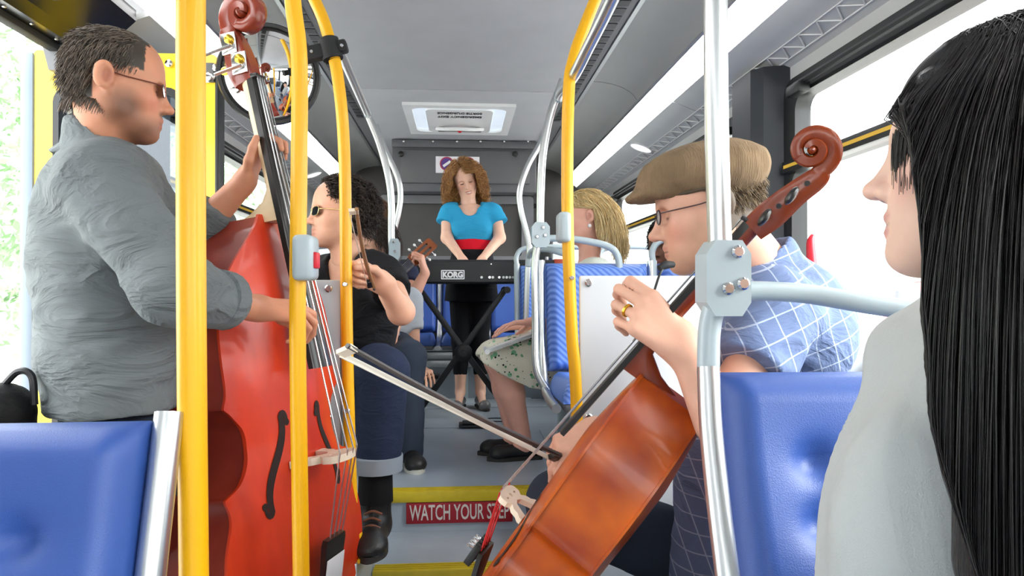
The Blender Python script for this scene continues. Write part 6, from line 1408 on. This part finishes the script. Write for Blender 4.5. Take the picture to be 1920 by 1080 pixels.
# ================================================================ passengers at the left rear, guitarist, right rear
def seated(label, hp_, Y, fwd, up, skin, hairc, hairc2, top_m, leg_m, region, length, curl, seed, arms=None, zdeck=DECK, face=True, hcomb=None, curlf=120, s=.95, beard=None, face_dir=(0, -1, 0)):
    r = person(label, (P(hp_[0], hp_[1], Y).x, Y, zdeck)); h = headloc(P(*hp_, Y), fwd, up, s); hc = P(*hp_, Y); nb = hc+Vector((0, .02, -.175)); ch = nb+Vector((0, .03, -.19)); fd = Vector(face_dir); la = Vector((-fd.y, fd.x, 0)); pel = Vector((ch.x, ch.y, zdeck+.5))-fd*.04
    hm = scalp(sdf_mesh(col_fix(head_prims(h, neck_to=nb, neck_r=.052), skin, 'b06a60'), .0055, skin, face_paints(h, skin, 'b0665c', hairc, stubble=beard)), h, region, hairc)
    tors = [el(ch, (.14, .11, .15), k=.05), el((ch+pel)/2, (.13, .11, .17), k=.05), el(pel, (.15, .13, .12), k=.05), rc(nb, ch, .05, .09, k=.04)]
    tq = [el(ch, (.17, .135, .17), k=.06), el((ch+pel)/2, (.155, .135, .2), k=.06), rc(nb+Vector((0, 0, -.03)), nb+Vector((0, 0, .0)), .085, .075, k=.03), rc(nb, nb+Vector((0, 0, .2)), .062, .08, k=.01, op='sub')]
    ap = []; lg = []; lq = [el(pel, (.18, .16, .12), k=.05)]
    for i, sd in enumerate((1, -1)):            # right, left
        sh = ch+la*(-sd*.18)*-1*-1+Vector((0, 0, .09)) if 0 else ch+la*(sd*-.18)+Vector((0, 0, .09))
        e, w_, f_, n_, cu = arms[i] if arms and arms[i] else (sh+fd*.05+Vector((0, 0, -.27)), sh+fd*.27+Vector((0, 0, -.33)), fd, (0, 0, 1), (25, 25, 15))
        ap += limb([sh, e, w_], [.048, .040, .026], .02, skin)+hand_prims(w_, f_, n_, sd, cu, col=skin); tq = [rc(sh, sh*.45+Vector(e)*.55, .066, .06, k=.04, flat=(0, 1))]+tq; tors += [rc(ch, sh, .06, .05, k=.03)]
        kn = pel+fd*.42+la*(sd*-.10)+Vector((0, 0, -.02)); an = kn+fd*.02+Vector((0, 0, -.42)); lg += limb([pel+la*(sd*-.09), kn, an], [.08, .055, .042], .03); lq += limb([pel+la*(sd*-.09), kn, an], [.098, .074, .062], .03)
        shoe(r, an, tuple(Vector((an.x, an.y, zdeck))+fd*.16), m_bboot, mat('white_sole', 'd8d4c8', .6), low=False, h=.04, name='sneaker')
    for q in tors+lg: q['col'] = skin
    sdf_obj('body', [hm, sdf_mesh(ap, .0055, skin), sdf_mesh(tors+lg, .011, skin)], m_skin, r)
    cloth('shirt', r, tq, top_m, .009, .004); cloth('trousers', r, lq, leg_m, .011, .003)
    hairdo('hair', r, h, 2600, region, length, hcomb or backcomb(-.7, .2), hairc, r=.0018, seg=10, grav=.28, jit=.2, var=.35, col2=hairc2, lift=1.07, curl=curl, curlf=curlf, seed=seed, grow=.08)
    return r, h
reg_g = lambda L: ((L[:, 2] > .055)&(L[:, 0] < .06)) | ((L[:, 0] < .0)&(L[:, 2] > -.07))
m_gtee = fabric('grey_marl_tshirt', 'b3b8bf'); m_blue_t = fabric('dark_blue_jumper', '272c44')
seated('passenger in grey t-shirt with dark brown hair behind the violinist', (700, 458), 3.45, (-.6, -.75, -.3), (0, -.2, 1), SK4, '241a14', '4a362a', m_gtee, m_jean, reg_g, .11, .003, 51, face_dir=(.26, -.96, 0),
       arms=[(P(742, 590, 3.34), P(733, 640, 3.18), (-.3, -.5, -.7), (.8, -.3, .3), (20, 20, 12)), None])
gA, gB = P(700, 560, 3.72), P(812, 452, 3.86)
seated('guitarist with reddish brown hair half hidden behind the violinist', (702, 418), 3.98, (-.5, -.8, -.25), (0, -.2, 1), 'dba28a', '54341f', '7a5030', m_blue_t, m_jean, reg_g, .09, .003, 52,
       arms=[None, (P(772, 560, 3.80), P(797, 512, 3.82), (-.25, -.2, .93), (.9, -.25, .25), [(50, 80, 50), (52, 82, 50), (54, 84, 50), (56, 84, 50)])])
# guitar: body on the lap, neck rising to the right
d = (gB-gA).normalized(); fz = Vector((.1, -1, .15)); fz = (fz-d*fz.dot(d)).normalized(); wx = d.cross(fz); GM = frame(gB-d*.78, wx, d, fz)
gt = tag(empty('acoustic_guitar', M=GM), 'acoustic guitar with slotted brown headstock left of the keyboard player', 'guitar')
m_gw = wood('guitar_top', 'c08a4a', 'b27a3c', .3)
go = [(-.0, -.02)]; half = catmull([(0, 0), (.12, .01), (.185, .09), (.18, .17), (.125, .26), (.13, .32), (.142, .38), (.10, .455), (0, .47)], 6)
lp = [(p[0], p[1]) for p in half]+[(-p[0], p[1]) for p in half[-2:0:-1]]
obj('body', xf(prism([lp], .095, Matrix.Translation((0, -.22, -.095))), GM), m_gw, gt, True, 40); obj('sound_hole', xf(prism([circ(0, .1, .048)], .002), GM), m_hole, gt, False)
obj('neck', xf(rbox(-.026, .026, .2, .62, -.012, .016, .006), GM), m_celn, gt); obj('fingerboard', xf(rbox(-.027, .027, .12, .605, .014, .02, .002), GM), m_ebony, gt)
hm_ = GM @ Matrix.Translation((0, .61, .012)) @ Matrix.Rotation(math.radians(-14), 4, 'X')
hs_ = obj('headstock', xf(prism([rrect(-.036, .036, 0, .185, .012), rrect(-.022, -.008, .03, .15, .006), rrect(.008, .022, .03, .15, .006)], .02, Matrix.Translation((0, 0, -.02))), hm_), wood('headstock_wood', '8a4a26', '6e3519', .3), gt, True, 30)
for sx in (-1, 1):
    for k in range(3):
        y = .045+k*.045; obj('tuning_peg', xf(tube([(sx*.036, y, -.01), (sx*.052, y, -.01)], .003, 6), hm_), m_chrome, hs_); obj('peg_button', xf(uvsphere((sx*.058, y, -.01), (.009, .008, .005), 10, 6), hm_), m_white, hs_)
for k in range(6): obj('string', xf(tube([((k-2.5)*.008, -.1, .024), ((k-2.5)*.007, .61, .024)], .0007, 4), GM), m_string, gt)
# dark curly-haired passenger near the right rear window
seated('passenger with black curly hair in black by the right rear window', (1252, 462), 3.10, (-.75, -.6, -.1), (0, 0, 1), '6a4432', '0d0b0b', '1d1716', fabric('black_jacket', '101013'), m_jean, reg_g, .12, .010, 53, curlf=240)
# ================================================================ small things
# clip-on microphone on the cello, gooseneck
mc = thing('clip_microphone', 'thin black gooseneck microphone clipped beside the cellist hand', 'microphone', P(1225, 540, 1.26))
obj('gooseneck', ctube([P(1222, 562, 1.26), P(1230, 535, 1.26), P(1238, 512, 1.26), P(1246, 500, 1.27)], .0024, 8), m_black, mc)
obj('capsule', ctube([P(1236, 503, 1.265), P(1248, 497, 1.27), P(1262, 496, 1.28)], [.006, .008, .006], 10), m_rubber, mc)
# black gig bag standing at the left edge
b = P(14, 740, 1.42); gb = thing('gig_bag', 'black gig bag with carry loop standing at the left edge', 'bag', (b.x, 1.42, 0))
cloth('bag', gb, [rc((b.x-.03, 1.42, .10), (b.x-.01, 1.42, b.z-.04), .10, .065, k=.03, sq=((1, 0, 0), .8)), rc((b.x-.03, 1.42, -.3), (b.x-.03, 1.42, .0), .6, .6, k=.002, op='sub', flat=(1, 1))], fabric('black_nylon', '0f0f11', .6, crease=.5), .008, .005)
obj('carry_loop', ctube([(b.x-.01, 1.42, b.z+.015), (b.x+.02, 1.42, b.z+.045), (b.x+.045, 1.42, b.z+.035), (b.x+.05, 1.42, b.z-.02)], .007, 8), m_black, gb)
# white sock-shoe beside the step is the grey-sleeved passenger's; seat-back ticket plate on the violinist's platform
# ================================================================ outside
m_gr = mat('pale_pavement', 'cfcdc6', .9, var=.08, nscale=.6)
structure(obj('floor_outside', box(-60, 60, -60, 60, -.42, -.4), m_gr, smooth=False))
m_leaf = mat('tree_leaf', 'bcd69a', .7, var=.2, nscale=2.)
m_leaf2 = mat('tree_leaf_dark', '8fae86', .7, var=.3, nscale=2.)
m_bark = mat('bark', '5d4b3c', .9, var=.2)
def tree(x, y, h, r, label, n=1500, m=None, leaf=.10):
    t = thing('tree', label, 'tree', (x, y, -.4)); rg = np.random.default_rng(int(abs(x*31+y*17)))
    obj('trunk', ctube([(x, y, -.4), (x+.1, y, h*.3), (x-.05, y+.1, h*.7)], [.16, .12, .05], 8), m_bark, t)
    u = rg.normal(size=(n, 3)); u /= np.linalg.norm(u, axis=1)[:, None]; rad = r*rg.uniform(.45, 1, n)[:, None]
    c = np.array([x, y, h*.55])+u*rad*np.array([1, 1, h*.5/r])
    ax = rg.normal(size=(n, 3)); ax /= np.linalg.norm(ax, axis=1)[:, None]; b = np.cross(ax, rg.normal(size=(n, 3))); b /= np.linalg.norm(b, axis=1)[:, None]
    s = leaf*rg.uniform(.6, 1.3, n)[:, None]
    V = np.stack([c-ax*s, c+b*s*.45, c+ax*s, c-b*s*.45], 1).reshape(-1, 3); Fq = np.arange(4*n).reshape(-1, 4)
    o = sdf_obj('foliage', [(V, Fq, None)], m or m_leaf, t); o['kind'] = 'stuff'
tree(-8.5, 6.0, 5.5, 2.2, 'leafy green tree outside left of the open door leaf', 5000)
tree(-6.2, 10.6, 5.0, 2.2, 'leafy tree seen through the glass of the open yellow door', 5000, m_leaf2)
tree(-12.5, 11.5, 6.5, 3.0, 'pale green tree further off behind the open door', 4000)
tree(-6.4, 16.5, 5.0, 2.4, 'tree outside the rear window behind the bass neck', 3500, m_leaf2)
# parked red van across the street, seen washed out through the right window
van = thing('parked_van', 'pale red van parked outside the right-hand window', 'van', (9.5, 9.0, -.4))
m_van = mat('van_red', 'cf6a6a', .4)
obj('body', rbox(8.2, 10.4, 4.0, 13.0, -.05, 1.35, .15, 3), m_van, van); obj('roof', rbox(8.4, 10.2, 4.6, 12.5, 1.35, 1.55, .09, 3), m_white, van)
for y in (5.2, 11.6): obj('wheel', lathe([(.05, -.1), (.33, -.1), (.36, 0), (.33, .1), (.05, .1)], 20, axisM((8.25, y, -.04), (1, 0, 0))), m_rubber, van)
for y in (4.9, 6.9, 8.9, 10.9): obj('side_window', rbox(8.185, 8.22, y, y+1.6, .65, 1.2, .01), m_dark, van)
